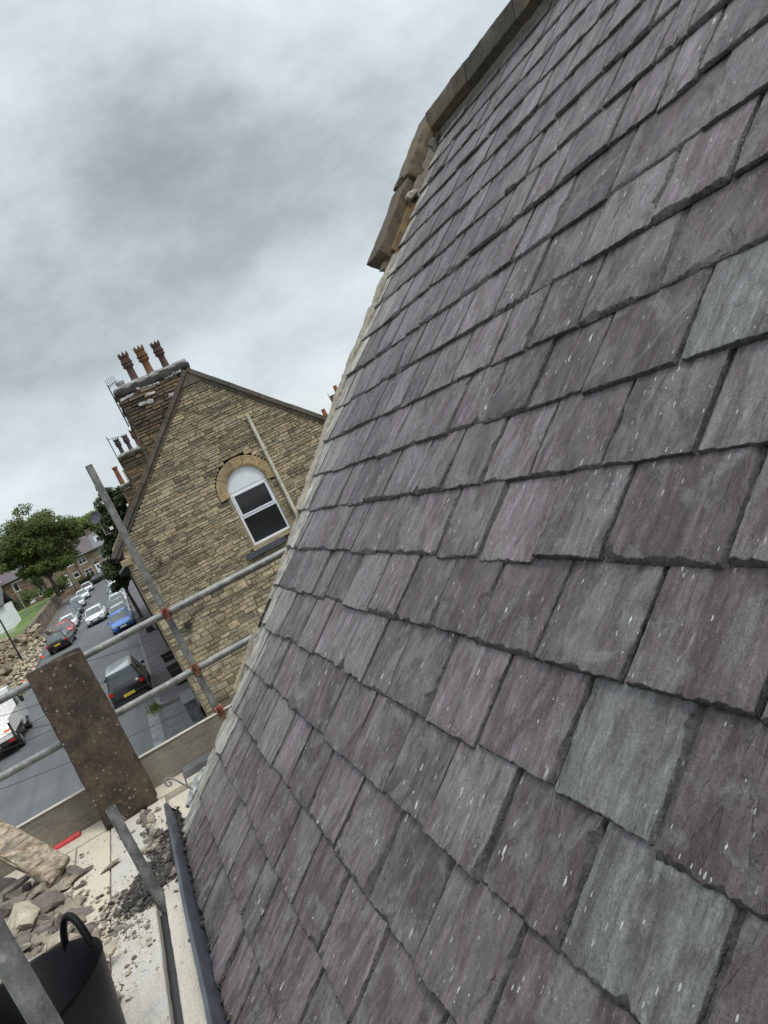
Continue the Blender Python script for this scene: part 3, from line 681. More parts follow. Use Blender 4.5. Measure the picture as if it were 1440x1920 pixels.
# ---- gutter: dark box gutter, front lip pale under the sky
gx0, gx1 = -.407, -.350; gz1 = -1.44; gz0 = -1.545; gy0, gy1 = -1.9, 4.80
mb = MB(); mb.smooth = False
pro = [(gx0, gz1), (gx0 + .016, gz1 + .006), (gx0 + .020, gz1 - .004), (gx0 + .040, gz0 + .012), (gx1 - .006, gz0 + .006), (gx1, gz1 - .07), (gx1 + .004, gz1 - .07), (gx1 + .002, gz0), (gx0 + .034, gz0 + .002), (gx0 + .002, gz1 - .03)]
n_ = 40; vs = []; k_ = len(pro)
for s_ in range(n_ + 1):
    y = gy0 + (gy1 - gy0) * s_ / n_; wv = .004 * math.sin(y * 1.3) + .0015 * math.sin(y * 5)
    vs += [Vector((x + wv, y, z - .002 * math.sin(y * 2))) for x, z in pro]
fs = [(s_ * k_ + q, s_ * k_ + (q + 1) % k_, (s_ + 1) * k_ + (q + 1) % k_, (s_ + 1) * k_ + q) for s_ in range(n_) for q in range(k_)]
mb.add(vs, fs); mb.quad(*[Vector((x, gy1, z)) for x, z in pro[:6]])
mb.obj('gutter', M['gutter'], house, loc=(gx0, 2, gz0))
mb = MB(); n_ = 150; vs = []; fs = []
for s_ in range(n_ + 1):
    y = .2 + 4.58 * s_ / n_
    for q, x in enumerate((gx0 + .036, gx0 + .045, gx1 - .012, gx1 - .001)):
        vs.append(Vector((x, y, gz0 + .016 + .014 * mn.noise(Vector((x * 60, y * 16, 0))) + .006 * mn.noise(Vector((x * 90, y * 70, 3))) + .03 * max(0, y - 4.0))))
for s_ in range(n_):
    for q in range(3): fs.append((s_ * 4 + q, (s_ + 1) * 4 + q, (s_ + 1) * 4 + q + 1, s_ * 4 + q + 1))
mb.add(vs, fs, True); rg = random.Random(3)
for k in range(150):
    y = rg.choice([rg.uniform(1.5, 4.8), rg.uniform(3.3, 4.8)]); s_ = rg.choice([.008, .012, .012, .02]); rock(mb, (rg.uniform(gx0 + .035, gx1 + .012), y, gz0 + .03 + rg.random() * .02 + .03 * max(0, y - 4)), (s_, s_, s_ * .7), seed=k, sub=1)
g_ = mb.obj('gutter_debris', M['grime'], house, loc=(gx1, 2.5, gz0)); g_['kind'] = 'stuff'
# eaves tilting board
mb = MB(); mb.col = (.05, .05, .05, 1); mb.box2((gx1 + .003, gy0, -1.72), (gx1 + .03, yv(-1.3) - .1, -1.50)); mb.obj('fascia', M['trim'], house)
# broken cast gutter end and scrolled bracket
mb = MB(); a = G0 = P(352, 1500, 4.72)
pts = [P(386, 1440, 4.90), P(372, 1462, 4.85), P(362, 1485, 4.78), P(352, 1512, 4.66)]
mb.path(pts, [.016, .030, .024, .012], 7); mb.obj('gutter_outlet', M['galv'], house, loc=pts[1])
mb = MB(); pts = []
for px, py in ((367, 1491), (356, 1485), (346, 1480), (336, 1474), (326, 1471), (318, 1472), (315.5, 1477), (317, 1483), (322, 1486), (327, 1484), (328, 1480), (325, 1477.5), (322, 1479)):
    pts.append(P(px, py, 4.70 + (px - 320) * .0006) + Vector((0, 0, .04)))
mb.path(pts, .0055, 8); mb.obj('scrolled_bracket', M['galv'], house, loc=pts[0])
# ---------------------------------------------------------------- scaffold
DZ = -1.55
def tube_obj(name, a, b, label, cat, group=None, hollow=True, r=.0242):
    mb = MB(); mb.tube(a, b, r, 20, hollow=hollow); return tag(mb.obj(name, M['tube'], loc=a), label, cat, group)
YP = 5.665; k_ = YP / 5.6
tube_obj('scaffold_standard', (.0925, YP, -7.43), (.0925, YP, .49 * k_), 'tall upright scaffold pole standing in front of the stone gable', 'scaffold pole', 'upright scaffold poles')
tube_obj('scaffold_standard', (-.535, 3.93, -7.44), (-.535, 3.93, -1.065), 'short cut off upright pole poking up through the boards', 'scaffold pole', 'upright scaffold poles')
tube_obj('scaffold_standard', (-.484, 1.625, -7.45), (-.484, 1.625, .75), 'upright scaffold pole nearest the camera crossing the bottom left corner', 'scaffold pole', 'upright scaffold poles')
YR = 5.615
tube_obj('guard_rail', (-3.4, YR, -.583), (1.35, YR, -.583), 'upper horizontal guard rail tube across the street end', 'guard rail', 'guard rails')
tube_obj('guard_rail', (-3.4, YR, -1.005), (-.585, YR, -1.008), 'lower guard rail tube with green tinged end left of the leaning slab', 'guard rail', 'guard rails')
tube_obj('guard_rail', (-.60, YR, -1.008), (1.35, YR, -.995), 'lower guard rail tube splashed with mortar right of the leaning slab', 'guard rail', 'guard rails')
def coupler(c, label, mat='redpaint'):
    e_ = empty('scaffold_coupler', c, label, 'tube clamp', 'scaffold couplers'); c = Vector(c)
    mb = MB(); mb.tube(c + Vector((-.027, 0, 0)), c + Vector((.027, 0, 0)), .034, 14); mb.tube(c + Vector((0, .05, -.027)), c + Vector((0, .05, .027)), .034, 14)
    mb.box(c + Vector((0, .026, 0)), (.05, .03, .05)); mb.obj('body', M[mat], e_)
    mb = MB(); mb.box(c + Vector((0, -.034, 0)), (.036, .012, .05)); mb.box(c + Vector((0, -.02, .034)), (.03, .035, .012)); mb.obj('flap', M[mat], e_)
    for s_ in (-1, 1):
        mb = MB(); mb.tube(c + Vector((0, -.02 + s_ * .005, s_ * .036)), c + Vector((0, -.075, s_ * .036)), .006, 8); mb.tube(c + Vector((0, -.050, s_ * .036)), c + Vector((0, -.063, s_ * .036)), .011, 6); mb.obj('bolt', M['rust'], e_)
coupler((.0925, YR, -.583), 'red painted clamp where the upper rail crosses the tall pole')
coupler((.0925, YR, -1.0), 'rusty brown clamp where the lower rail crosses the tall pole', 'rust')
c = Vector((-.585, YR, -1.008)); e_ = empty('tube_sleeve', c, 'red painted sleeve joining two tubes beside the leaning slab', 'tube clamp')
mb = MB(); mb.tube(c + Vector((-.085, 0, 0)), c + Vector((.05, 0, 0)), .034, 16); mb.obj('body', M['redpaint'], e_)
mb = MB(); mb.box(c + Vector((0, -.012, -.045)), (.07, .05, .03)); mb.tube(c + Vector((.0, -.01, -.05)), c + Vector((.0, -.01, -.085)), .007, 8); mb.obj('bolt', M['redpaint'], e_)
c = P(413, 1333, 5.6); coupler(tuple(c), 'red and grey clamp at the right end of the toe board')
# toe board
mb = MB(); mb.col = (.15, .9, 0, 1); rough_box(mb, (-.85, 5.585, DZ + .112), (2.6, .038, .222), None, .05, .0018, 3, .003, 4)
TB = MB(); TB.v, TB.f, TB.c, TB.sm = mb.v, mb.f, mb.c, mb.sm
tb = empty('toe_board', (-.85, 5.585, DZ), 'upright grey timber toe board closing the far end of the platform', 'toe board')
t = NT('toe_board_timber'); v = t.vec(); n = t.noise(v, 3.2, 6, .65, .8); gr = t.noise(t.vec((.06, 1, 1)), 60, 4, .6, .4)
cc = t.ramp(n, (.3, (.135, .12, .095)), (.5, (.215, .195, .155)), (.72, (.29, .265, .215))); cc = t.mix(1.0, cc, t.ramp(gr, (.3, .8), (.7, 1.1)), 'MULTIPLY')
cc = t.mix(1.0, cc, t.ramp(t.noise(v, 70, 4, .7), (.3, .8), (.7, 1.15)), 'MULTIPLY'); t.out(cc, .9, t.bump(gr, .002, .5))
TB.obj('board', MATS['toe_board_timber'], tb)
mb = MB(); mb.col = (.6, .5, 0, 1); mb.box2((-2.15, 5.562, DZ + .2245), (.45, 5.608, DZ + .229)); mb.obj('edge_dust', M['board'], tb)
# deck boards running away from the camera
dz_ = .038
def deck(x0, x1, y0, y1, top, label, a=.5, b=.5, seed=1):
    mb = MB(); mb.col = (a, b, 0, 1); L = y1 - y0; ny = int(L / .05); vs = []; fs = []; pr = 8
    for s_ in range(ny + 1):
        y = y0 + L * s_ / ny
        for x, z in ((x0, top - dz_), (x0, top - .004), (x0 + .004, top), (x0 * .66 + x1 * .34, top), (x0 * .34 + x1 * .66, top), (x1 - .004, top), (x1, top - .004), (x1, top - dz_)):
            q = Vector((x * 9, y * 7, seed)); vs.append(Vector((x + .0025 * mn.noise(q * 1.7), y, z + .0025 * mn.noise(q))))
    for s_ in range(ny):
        for q in range(pr): fs.append((s_ * pr + q, s_ * pr + (q + 1) % pr, (s_ + 1) * pr + (q + 1) % pr, (s_ + 1) * pr + q))
    fs += [tuple(range(pr))[::-1], tuple(ny * pr + q for q in range(pr))]
    mb.add(vs, fs); return tag(mb.obj('scaffold_board', M['board'], loc=((x0 + x1) / 2, (y0 + y1) / 2, top - dz_)), label, 'scaffold board', 'scaffold boards')
deck(-1.645, -1.425, 1.2, 5.56, DZ, 'outermost scaffold board behind the rubble heap', .3, .4, 1)
deck(-1.415, -1.215, 1.2, 5.56, DZ - .001, 'scaffold board carrying the broken sandstone slab', .4, .3, 2)
deck(-1.205, -.995, 1.2, 5.56, DZ, 'scaffold board partly buried under rubble, beside the pale one', .5, .2, 3)
deck(-.988, -.782, 1.2, 5.56, DZ - .002, 'sandy yellow scaffold board between the rubble and the grey one', .8, .0, 4)
deck(-.774, -.560, 1.2, 5.30, DZ, 'grey dusty scaffold board running along the narrow gap', .5, 1., 5)
deck(-.512, -.424, 1.2, 4.02, DZ + .012, 'narrow pale plank next to the gutter, near part', .8, .6, 6)
deck(-.540, -.424, 4.08, 5.30, DZ + .004, 'short pale plank next to the gutter end, far part', .9, .4, 7)
deck(-.416, -.16, 4.85, 5.30, DZ - .03, 'short plank tucked under the roof corner', .8, .2, 8)
mb = MB(); mb.col = (.85, .1, 0, 1); mb.box2((-1.65, 5.315, DZ - .03), (-.28, 5.56, DZ + .006)); 
tag(mb.obj('scaffold_board', M['board'], loc=(-.8, 5.43, DZ - .03)), 'cross board along the foot of the toe board', 'scaffold board', 'scaffold boards')
mb = MB(); mb.box2((-.27, 5.43, DZ - .03), (.30, 5.56, DZ + .035)); tag(mb.obj('timber_packer', M['lead'], loc=(0, 5.5, DZ)), 'dark grey strip lying against the toe board by the roof corner', 'packing strip')
mb = MB(); mb.col = (.8, .3, 0, 1); mb.box2((-.27, 5.31, DZ - .04), (.28, 5.42, DZ - .005)); tag(mb.obj('scaffold_board', M['board'], loc=(0, 5.36, DZ - .04)), 'short cross board beside the dark strip at the roof corner', 'scaffold board', 'scaffold boards')
# carrying tubes under the boards and the brackets seen in the gap
tube_obj('scaffold_transom', (-1.9, 4.35, DZ - .068), (-.40, 4.35, DZ - .068), 'cross tube under the boards at the black debris', 'scaffold tube', 'cross tubes under the boards')
tube_obj('scaffold_transom', (-1.9, 3.30, DZ - .068), (-.40, 3.30, DZ - .068), 'cross tube under the boards seen in the gap by the tub', 'scaffold tube', 'cross tubes under the boards')
tube_obj('scaffold_transom', (-1.9, 2.2, DZ - .068), (-.40, 2.2, DZ - .068), 'cross tube under the boards nearest the camera', 'scaffold tube', 'cross tubes under the boards')
mb = MB(); mb.tube((-.536, 1.0, DZ - .075), (-.536, 3.86, DZ - .07), .040, 14)  # tube thickened and blackened, also standing in for shade in the gap
tag(mb.obj('scaffold_ledger', M['trim'], loc=(-.52, 1.2, DZ - .12)), 'tube running lengthwise down in the gap between boards, blackened to stand in for shade there', 'scaffold tube')
# below the gap lies only the road; the dark tube supplies its shade
# ---- stone slabs
def lean(c0, wid, hgt, thk, lean_, rz, ry=0):
    R = Matrix.Rotation(rz, 3, 'Z') @ Matrix.Rotation(ry, 3, 'Y') @ Matrix.Rotation(lean_, 3, 'X')
    return R
R = Matrix.Rotation(.02, 3, 'Z') @ Matrix.Rotation(-.125, 3, 'X') @ Matrix.Rotation(.0, 3, 'Y')
mb = MB(); c = Vector((-.625, 5.35, DZ)) + R @ Vector((0, 0, .525)) + Vector((0, -.03, .006)); rough_box(mb, c, (.345, .075, 1.06), R, .016, .009, 5, .034, 6)
tag(mb.obj('stone_slab', M['slab'], loc=(-.625, 5.35, DZ)), 'tall dark brown stone slab with lichen spots leaning on the guard rail', 'stone slab')
R = Matrix.Rotation(.62, 3, 'Z') @ Matrix.Rotation(-.50, 3, 'Y') @ Matrix.Rotation(.50, 3, 'X')
a = P(118, 1630, 4.95); b = P(-30, 1550, 5.15)
d_ = (a - b); L_ = d_.length + .45; ex_ = d_.normalized(); nz_ = Vector((.25, -.75, .62)); ny_ = nz_.cross(ex_).normalized(); nz_ = ex_.cross(ny_).normalized()
R = Matrix((ex_, ny_, nz_)).transposed()
mb = MB(); c = a - ex_ * (L_ / 2) - ny_ * .02; rough_box(mb, c, (L_, .175, .065), R, .012, .007, 15, .035, 9)
tag(mb.obj('stone_slab', M['pale'], loc=a), 'broken sandstone slab with pinkish cream face propped above the rubble', 'stone slab')
# ---- flexible tub
tc_ = Vector((-.865, 3.00, DZ + .002)); tub = empty('rubber_tub', tc_, 'big black flexible rubber bucket with loop handle on the boards', 'bucket')
prof = [(.005, .012), (.165, .010), (.178, .03), (.232, .325), (.240, .332), (.243, .326), (.241, .312), (.238, .31), (.186, .02), (.172, .0), (.0051, .0)]
mb = MB(); mb.lathe(tc_, prof, 64, sx=.90, sy=1.13)
for i, v in enumerate(mb.v):
    q = Vector(v) - tc_; a_ = math.atan2(q.y, q.x); k = max(0, q.z) / .37
    mb.v[i] = tuple(Vector(v) + Vector((math.cos(a_), math.sin(a_), 0)) * .010 * k * math.sin(3 * a_ + 1) + Vector((0, 0, .010 * k * math.cos(2 * a_ + .5))))
mb.obj('body', M['black'], tub, sharp=60)
def handle(ang):
    mb = MB(); pts = []
    for t_ in np.linspace(0, 1, 15):
        a_ = ang + (t_ - .5) * .62; r_ = .232 + .012 * math.sin(PI * t_); z_ = .298 + .115 * math.sin(PI * t_) ** .75
        pts.append(tc_ + Vector((r_ * .9 * math.cos(a_), r_ * 1.13 * math.sin(a_), z_)))
    mb.path(pts, .0135, 10); mb.obj('handle', M['black'], tub)
handle(math.radians(52)); handle(math.radians(232))
# ---- red tube on the boards
mb = MB(); mb.tube(P(103, 1594, 5.50) + Vector((0, 0, .0)), P(152, 1563, 5.50), .023, 16, hollow=True); tag(mb.obj('plastic_tube', M['red'], loc=P(103, 1594, 5.5)), 'short red plastic tube lying at the foot of the toe board', 'plastic tube')
# ---- rubble
rg = random.Random(42)
cols = [(.33, .29, .22, 1), (.24, .20, .15, 1), (.14, .12, .10, 1), (.42, .37, .28, 1), (.19, .165, .14, 1)]
def stones(lst, label_fn, cat='stone', group=None):
    for k, (x, y, z, s_, fl, col) in enumerate(lst):
        mb = MB(); rock(mb, (x, y, DZ + z), (s_ * 1.1, s_ * rg.uniform(.5, .75), s_ * fl * .62), seed=k * 7 + 3, sub=3, cuts=16, col=col)
        tag(mb.obj('rubble_stone', M['rubble'], loc=(x, y, DZ + z)), label_fn[k], cat, group)
def at(px, py, z=0):
    d = ray(px, py); t_ = (DZ + z) / d[2]; return d[0] * t_, d[1] * t_
big = []
for (px, py, s_, fl, ci) in ((48, 1738, .30, .55, 3), (18, 1770, .20, .35, 1), (84, 1700, .17, .5, 2), (30, 1705, .18, .5, 4), (40, 1660, .16, .5, 4), (112, 1762, .15, .45, 0), (205, 1785, .105, .6, 3), (285, 1535, .075, .7, 0), (288, 1562, .06, .8, 1), (180, 1760, .08, .5, 1), (74, 1672, .15, .5, 1), (8, 1660, .18, .5, 2), (55, 1775, .13, .5, 0)):
    x, y = at(px, py, .05); big.append((x, y, .045 + s_ * fl * .25, s_, fl, cols[ci]))
stones(big, ['long cream coloured stone chunk on top of the heap behind the tub', 'brown broken stone half hidden at the left edge of the heap', 'dark flat stone bedded in the heap below the broken slab',
             'grey brown stone at the left of the heap', 'dark lump under the broken sandstone slab', 'buff stone flake lying behind the tub handle', 'rounded buff stone right of the tub on the grey board',
             'small squared buff stone in the crack beside the upright slab', 'small brown stone wedged beside the pale plank', 'small flat brown stone touching the tub handle', 'brown stone wedged beneath the sandstone slab', 'dark stone lump at the picture edge under the slab', 'small pale stone in front of the heap by the tub rim'], 'stone', 'loose stones on the boards')
mb = MB()
for k in range(1500):
    a_ = rg.gauss(0, 1); b_ = rg.gauss(0, 1); x = -1.17 + a_ * .15; y = 4.0 + b_ * .38
    if x > -.93 and rg.random() < .75: continue
    s_ = rg.choice([.02, .03, .05, .05, .08, .12]); z = max(.0, .15 * math.exp(-((x + 1.3) / .27) ** 2 - ((y - 3.9) / .6) ** 2) - .02) * rg.random() ** .4
    rock(mb, (x, y, DZ + z + s_ * .12), (s_ * 1.3, s_ * .65, s_ * .26), rot=Matrix.Rotation(rg.random() * 6, 3, 'Z') @ Matrix.Rotation(rg.gauss(0, .45), 3, 'X'), seed=k, sub=2, cuts=12, col=rg.choice(cols[:1] + cols[1:3] * 2 + cols[4:] * 2))
o = mb.obj('rubble_heap', M['rubble'], loc=(-1.3, 4.0, DZ)); o['kind'] = 'stuff'; tag(o, 'heap of broken stone and mortar on the left boards behind the tub', 'rubble')
mb = MB()
for k in range(2600):
    r_ = rg.random()
    if r_ < .45: x, y = rg.uniform(-1.15, -.43), rg.uniform(2.2, 5.3)
    elif r_ < .75: x, y = -.66 + rg.gauss(0, .10), 4.0 + rg.gauss(0, .22)
    else: x, y = -.86 + rg.gauss(0, .12), 3.95 + rg.gauss(0, .35)
    if -.56 < x < -.514: continue
    if mn.noise(Vector((x * 7, y * 4, 2))) < rg.uniform(-.25, .35): continue
    s_ = rg.choice([.003, .004, .004, .006, .006, .009, .013, .022])
    rock(mb, (x, y, DZ + s_ * .2 + (.012 if x > -.512 else 0)), (s_, s_ * .8, s_ * .5), seed=k, sub=1, cuts=5, col=rg.choice([(.42, .37, .29, 1), (.36, .32, .26, 1), (.30, .26, .2, 1), cols[1], cols[2]]))
o = mb.obj('grit', M['rubble'], loc=(-.8, 4, DZ)); o['kind'] = 'stuff'; tag(o, 'grit and mortar crumbs scattered over the boards', 'grit')
mb = MB()
for k in range(1300):
    if rg.random() < .55: x, y = -.485 + rg.gauss(0, .045), 4.42 + rg.gauss(0, .14)
    else: x, y = -.60 + rg.gauss(0, .075), 4.12 + rg.gauss(0, .10)
    if x > -.425: continue
    s_ = rg.choice([.004, .006, .006, .009, .013, .02, .028]); k3 = rg.choice([.4, .7, 1, 1.3, 2.2, 3.5])
    rock(mb, (x, y, DZ + .006 + rg.random() * .012), (s_ * 1.6, s_ * .7, s_ * .4), seed=k, sub=1, cuts=5, col=(.045 * k3, .04 * k3, .033 * k3, 1))
o = mb.obj('moss_debris', M['rubble'], loc=(-.5, 4.4, DZ)); o['kind'] = 'stuff'; tag(o, 'black moss and silt scraped out of the gutter, lying on the boards', 'moss debris')
mb = MB()
for k in range(60):
    x, y = -.54 + rg.gauss(0, .025), rg.uniform(4.55, 5.25); s_ = rg.choice([.02, .03, .04, .05])
    rock(mb, (x, y, DZ + s_ * .15), (s_, s_ * .8, s_ * .6), seed=k + 50, sub=1, cuts=7, col=rg.choice(cols))
o = mb.obj('small_stones', M['rubble'], loc=(-.54, 4.9, DZ)); o['kind'] = 'stuff'; tag(o, 'line of small stones filling the crack between boards', 'small stones')
# ---------------------------------------------------------------- stone end terrace across the side road
YG = 28.0; XL, XR, XA = .13, 9.02, 4.60; ZA = 3.86; SL = .958
ter = empty('stone_end_terrace', (4.6, YG, gz(YG)), 'buff stone end terrace with tall gable, arched window and chimney pots', 'house')
def span(z):
    zz = z + .06; e_ = .958 * XL - .36
    if zz < e_: return (XL, XR)
    return (max(XL, (zz + .52) / SL), min(XR, XA * 2 - (zz + .52) / SL))
CX, CZ, RO_, RI = 4.72, -.36, 1.05, .70
def hole(z0, z1):
    o = []
    if z1 > -2.28 and z0 < CZ: o.append((CX - RI, CX + RI))
    if z1 > CZ - .10:
        zz = max(0, min(abs(z0 - CZ), abs(z1 - CZ))) if z0 > CZ else 0
        if zz < RO_: w = math.sqrt(RO_ ** 2 - zz ** 2); o = [(CX - w, CX + w)]
    if z0 < -2.28 and z1 > -2.42: o.append((CX - RI, CX + RI))
    return o
HR = random.Random(77)
def soot(a, z):
    v = mn.noise(Vector((a * .5, z * .9, 3))) * .5 + mn.noise(Vector((a * 2, z * 2, 7))) * .3
    return max(0, min(.45, v - .02 + (.12 if z > 1 else 0)))
mb = MB(); mo = MB(); mo.col = (.23, .19, .13, 1)
masonry(mb, mo, (0, YG, -7.3), (1, 0, 0), (0, -1, 0), -7.3, 3.75, span, hole, hfun=lambda z: (.090 if z > -2.9 else .145) * HR.choice([.75, .9, 1, 1.15, 1.35]), lmin=.12, lmax=.62, base=(.385, .318, .205), joint=.008, depth=.03, rng=random.Random(9), sooty=soot, relief=.035)
mb.obj('gable_wall', M['stone'], ter); mo.obj('gable_mortar', M['mortar'], ter)
mb = MB(); mo = MB(); mo.col = (.2, .17, .12, 1)
masonry(mb, mo, (XL, YG + .02, -7.3), (0, 1, 0), (-1, 0, 0), -7.3, -.42, lambda z: (0, 46), None, hfun=lambda z: .19, lmin=.3, lmax=.7, base=(.32, .25, .15), rng=random.Random(19))
mb.obj('street_wall', M['stone'], ter)
mo.obj('street_mortar', M['mortar'], ter)
mb = MB(); mb.col = (.2, .16, .11, 1); mb.box2((XR - .1, YG + .1, -7.3), (XR, YG + 46, -.4)); mb.obj('rear_wall', M['mortar'], ter)
# roof slopes (stone slates)
def slope(x0, z0, x1, z1, name, y1=YG + 46):
    mb = MB(); n_ = 22; m_ = 60; d = Vector((x1 - x0, 0, z1 - z0)); nn_ = Vector((-d.z, 0, d.x)).normalized(); nn_ = nn_ if nn_.z > 0 else -nn_; rg_ = random.Random(4)
    for i in range(n_):
        a = Vector((x0, 0, z0)) + d * (i / n_); b = Vector((x0, 0, z0)) + d * ((i + 1.1) / n_); y = YG + .1
        while y < y1:
            w = rg_.uniform(.5, 1.1); mb.col = stone_col((.235, .185, .115), .2, rg_); t_ = .02 + rg_.random() * .015
            y2 = min(y + w, y1)
            vs = [a + nn_ * (t_ + .03) + Vector((0, y, 0)), a + nn_ * (t_ + .03) + Vector((0, y2, 0)), b + nn_ * t_ * .3 + Vector((0, y2, 0)), b + nn_ * t_ * .3 + Vector((0, y, 0)), a + Vector((0, y, 0)), a + Vector((0, y2, 0))]
            mb.add(vs, [(0, 3, 2, 1), (4, 0, 1, 5)] if d.x > 0 else [(0, 1, 2, 3), (4, 5, 1, 0)]); y = y2 + .008
    return mb.obj(name, M['stone'], ter)
slope(XL - .28, -.60, XA, ZA + .02, 'street_slope'); slope(XR + .28, -.60, XA, ZA + .02, 'rear_slope')
mb = MB(); mb.prism([(XL - .2, YG + .3, -.56), (XR + .2, YG + .3, -.56), (XA, YG + .3, ZA)], (0, 45.6, 0)); mb.col = (.1, .1, .1, 1); mb.c = [(.12, .1, .08, 1)] * len(mb.v); mb.obj('roof_body', M['mortar'], ter)
# gable coping
def cope(xa, za, xb, zb_, name):
    mb = MB(); a = Vector((xa, 0, za)); b = Vector((xb, 0, zb_)); d = (b - a).normalized(); up = Vector((-d.z, 0, d.x)); up = up if up.z > 0 else -up
    L_ = (b - a).length; t_ = 0; rg_ = random.Random(3)
    while t_ < L_ - .05:
        l = min(rg_.uniform(.7, 1.1), L_ - t_); mb.col = stone_col((.12, .10, .078), .16, rg_)
        p = a + d * (t_ + .005); q = a + d * (t_ + l - .005); k = rg_.uniform(-.008, .008)
        mb.prism([p + up * (.0 + k) + Vector((0, YG - .13, 0)), q + up * (.0 + k) + Vector((0, YG - .13, 0)), q + up * (.14 + k) + Vector((0, YG - .13, 0)), p + up * (.14 + k) + Vector((0, YG - .13, 0))], (0, .42, 0))
        mb.prism([p - up * .12 + Vector((0, YG - .07, 0)), q - up * .12 + Vector((0, YG - .07, 0)), q + Vector((0, YG - .07, 0)), p + Vector((0, YG - .07, 0))], (0, .3, 0))
        t_ += l
    o = mb.obj(name, M['coping'], ter, loc=(xa, YG, za)); return o
cope(XL - .27, -.58, XA + .02, ZA + .06, 'coping'); cope(XA - .02, ZA + .06, XR + .27, -.58, 'coping')
mb = MB(); mb.col = (.12, .10, .075, 1); mb.prism([(XA - .38, YG - .10, ZA - .38), (XA + .38, YG - .10, ZA - .38), (XA, YG - .10, ZA + .06)], (0, .3, 0)); mb.obj('apex_stone', M['coping'], ter)
# kneeler, eaves gutter
mb = MB(); mb.col = (.36, .29, .18, 1); rough_box(mb, (XL - .03, YG + .05, -.86), (.34, .36, .22), None, .06, .008, 2, .03, 5); mb.obj('kneeler', M['stone'], ter)
mb = MB(); mb.box2((XL - .33, YG + .1, -.74), (XL - .20, YG + 45, -.60)); mb.obj('gutter', M['trim'], ter)
mb = MB(); mb.tube((XL - .08, YG + 20.0, -7.0), (XL - .08, YG + 20.0, -.8), .05, 10); mb.obj('drain_pipe', M['trim'], ter)
mb = MB(); mb.prism([(XL - .02, YG + 4.2, -1.05), (XL - .42, YG + 4.2, -1.27), (XL - .42, YG + 4.2, -1.37), (XL - .02, YG + 4.2, -1.45)], (0, 2.6, 0)); 
mb.obj('bay_canopy', M['trim'], ter, loc=(XL, YG + 5, -3))
# arch ring of voussoirs
mb = MB(); n_ = 5; rg_ = random.Random(5)
angs = [-.12, .62, 1.34, 1.80, 2.52, PI + .12]
for k in range(5):
    a0, a1 = angs[k] + .008, angs[k + 1] - .008; mb.col = stone_col((.35, .265, .145), .10, rg_); m_ = 8; vs = []
    for s_ in range(m_ + 1):
        a_ = a0 + (a1 - a0) * s_ / m_
        for r_, y in ((RI - .01, YG + .12), (RI - .01, YG - .055), (RI + .06, YG - .075), (RO_ - .015, YG - .075), (RO_, YG - .06), (RO_, YG + .02)): vs.append((CX + r_ * math.cos(a_), y, CZ + r_ * math.sin(a_)))
    fs = [(s_ * 6 + q, (s_ + 1) * 6 + q, (s_ + 1) * 6 + q + 1, s_ * 6 + q + 1) for s_ in range(m_) for q in range(5)] + [tuple(range(6)), tuple(m_ * 6 + q for q in range(6))[::-1]]
    mb.add(vs, fs)
mb.obj('window_arch', M['stone'], ter, loc=(CX, YG, CZ))
# reveals, sill
mb = MB(); mb.col = (.28, .22, .14, 1)
for s_ in (-1, 1):
    mb = MB(); mb.col = (.28, .22, .14, 1); mb.box2((CX + s_ * RI, YG - .03, -2.28), (CX + s_ * (RI + .10), YG + .16, CZ - .1)); mb.obj('window_reveal', M['mortar'], ter, loc=(CX + s_ * RI, YG, -1))
mb = MB(); mb.col = (.34, .28, .18, 1); mb.box2((CX - RI - .1, YG - .10, -2.42), (CX + RI + .1, YG + .16, -2.28)); mb.obj('window_sill', M['stone'], ter, loc=(CX, YG, -2.35))
mb = MB(); mb.box2((3.60, YG - .16, -2.60), (5.05, YG - .055, -2.43)); ld = mb.obj('lead_box', M['gutter'], ter, loc=(4.3, YG, -2.5))
# the window itself
wn = MB(); yw = YG + .03; fw = .075
x0, x1, zb, zt_ = CX - RI + .005, CX + RI - .005, -2.27, CZ
def bar(mb, a, b, y0=yw, y1=yw + .07): mb.box2((a[0], y0, a[1]), (b[0], y1, b[1]))
bar(wn, (x0, zb), (x0 + fw, zt_)); bar(wn, (x1 - fw, zb), (x1, zt_)); bar(wn, (x0 + fw, zb), (x1 - fw, zb + fw)); bar(wn, (x0 + fw, zt_ - fw), (x1 - fw, zt_)); bar(wn, (x0 + fw, -1.30), (x1 - fw, -1.22))
bar(wn, (x0 + fw, -1.215), (x0 + fw + .05, zt_ - fw), yw - .02, yw + .04); bar(wn, (x1 - fw - .05, -1.215), (x1 - fw, zt_ - fw), yw - .02, yw + .04); bar(wn, (x0 + fw + .05, -1.215), (x1 - fw - .05, -1.165), yw - .02, yw + .04); bar(wn, (x0 + fw + .05, zt_ - fw - .05), (x1 - fw - .05, zt_ - fw), yw - .02, yw + .04)
fr = wn.obj('window', M['upvc'], ter, loc=(CX, YG, -1.3))
mb = MB(); m_ = 20; pts = [(CX + (RI + .005) * math.cos(PI * i / m_), yw - .005, CZ + .012 + (RI + .005) * math.sin(PI * i / m_)) for i in range(m_ + 1)]
mb.prism(pts, (0, .06, 0)); mb.obj('arched_panel', M['upvc'], fr, loc=(CX, YG, CZ))
mb = MB(); mb.box2((x0 + fw, yw + .045, zb + fw), (x1 - fw, yw + .055, -1.305)); mb.obj('pane', M['glass'], fr, loc=(CX, YG, -1.8))
mb = MB(); mb.box2((x0 + fw + .05, yw + .045, -1.16), (x1 - fw - .05, yw + .055, zt_ - fw - .055)); mb.obj('pane', M['glass'], fr, loc=(CX, YG, -.8))
mb = MB(); mb.box2((x0 - .1, yw + .5, -3), (x1 + .1, yw + .6, .5)); mb.obj('room_shadow', M['dark'], ter, loc=(CX, YG + .5, -1))
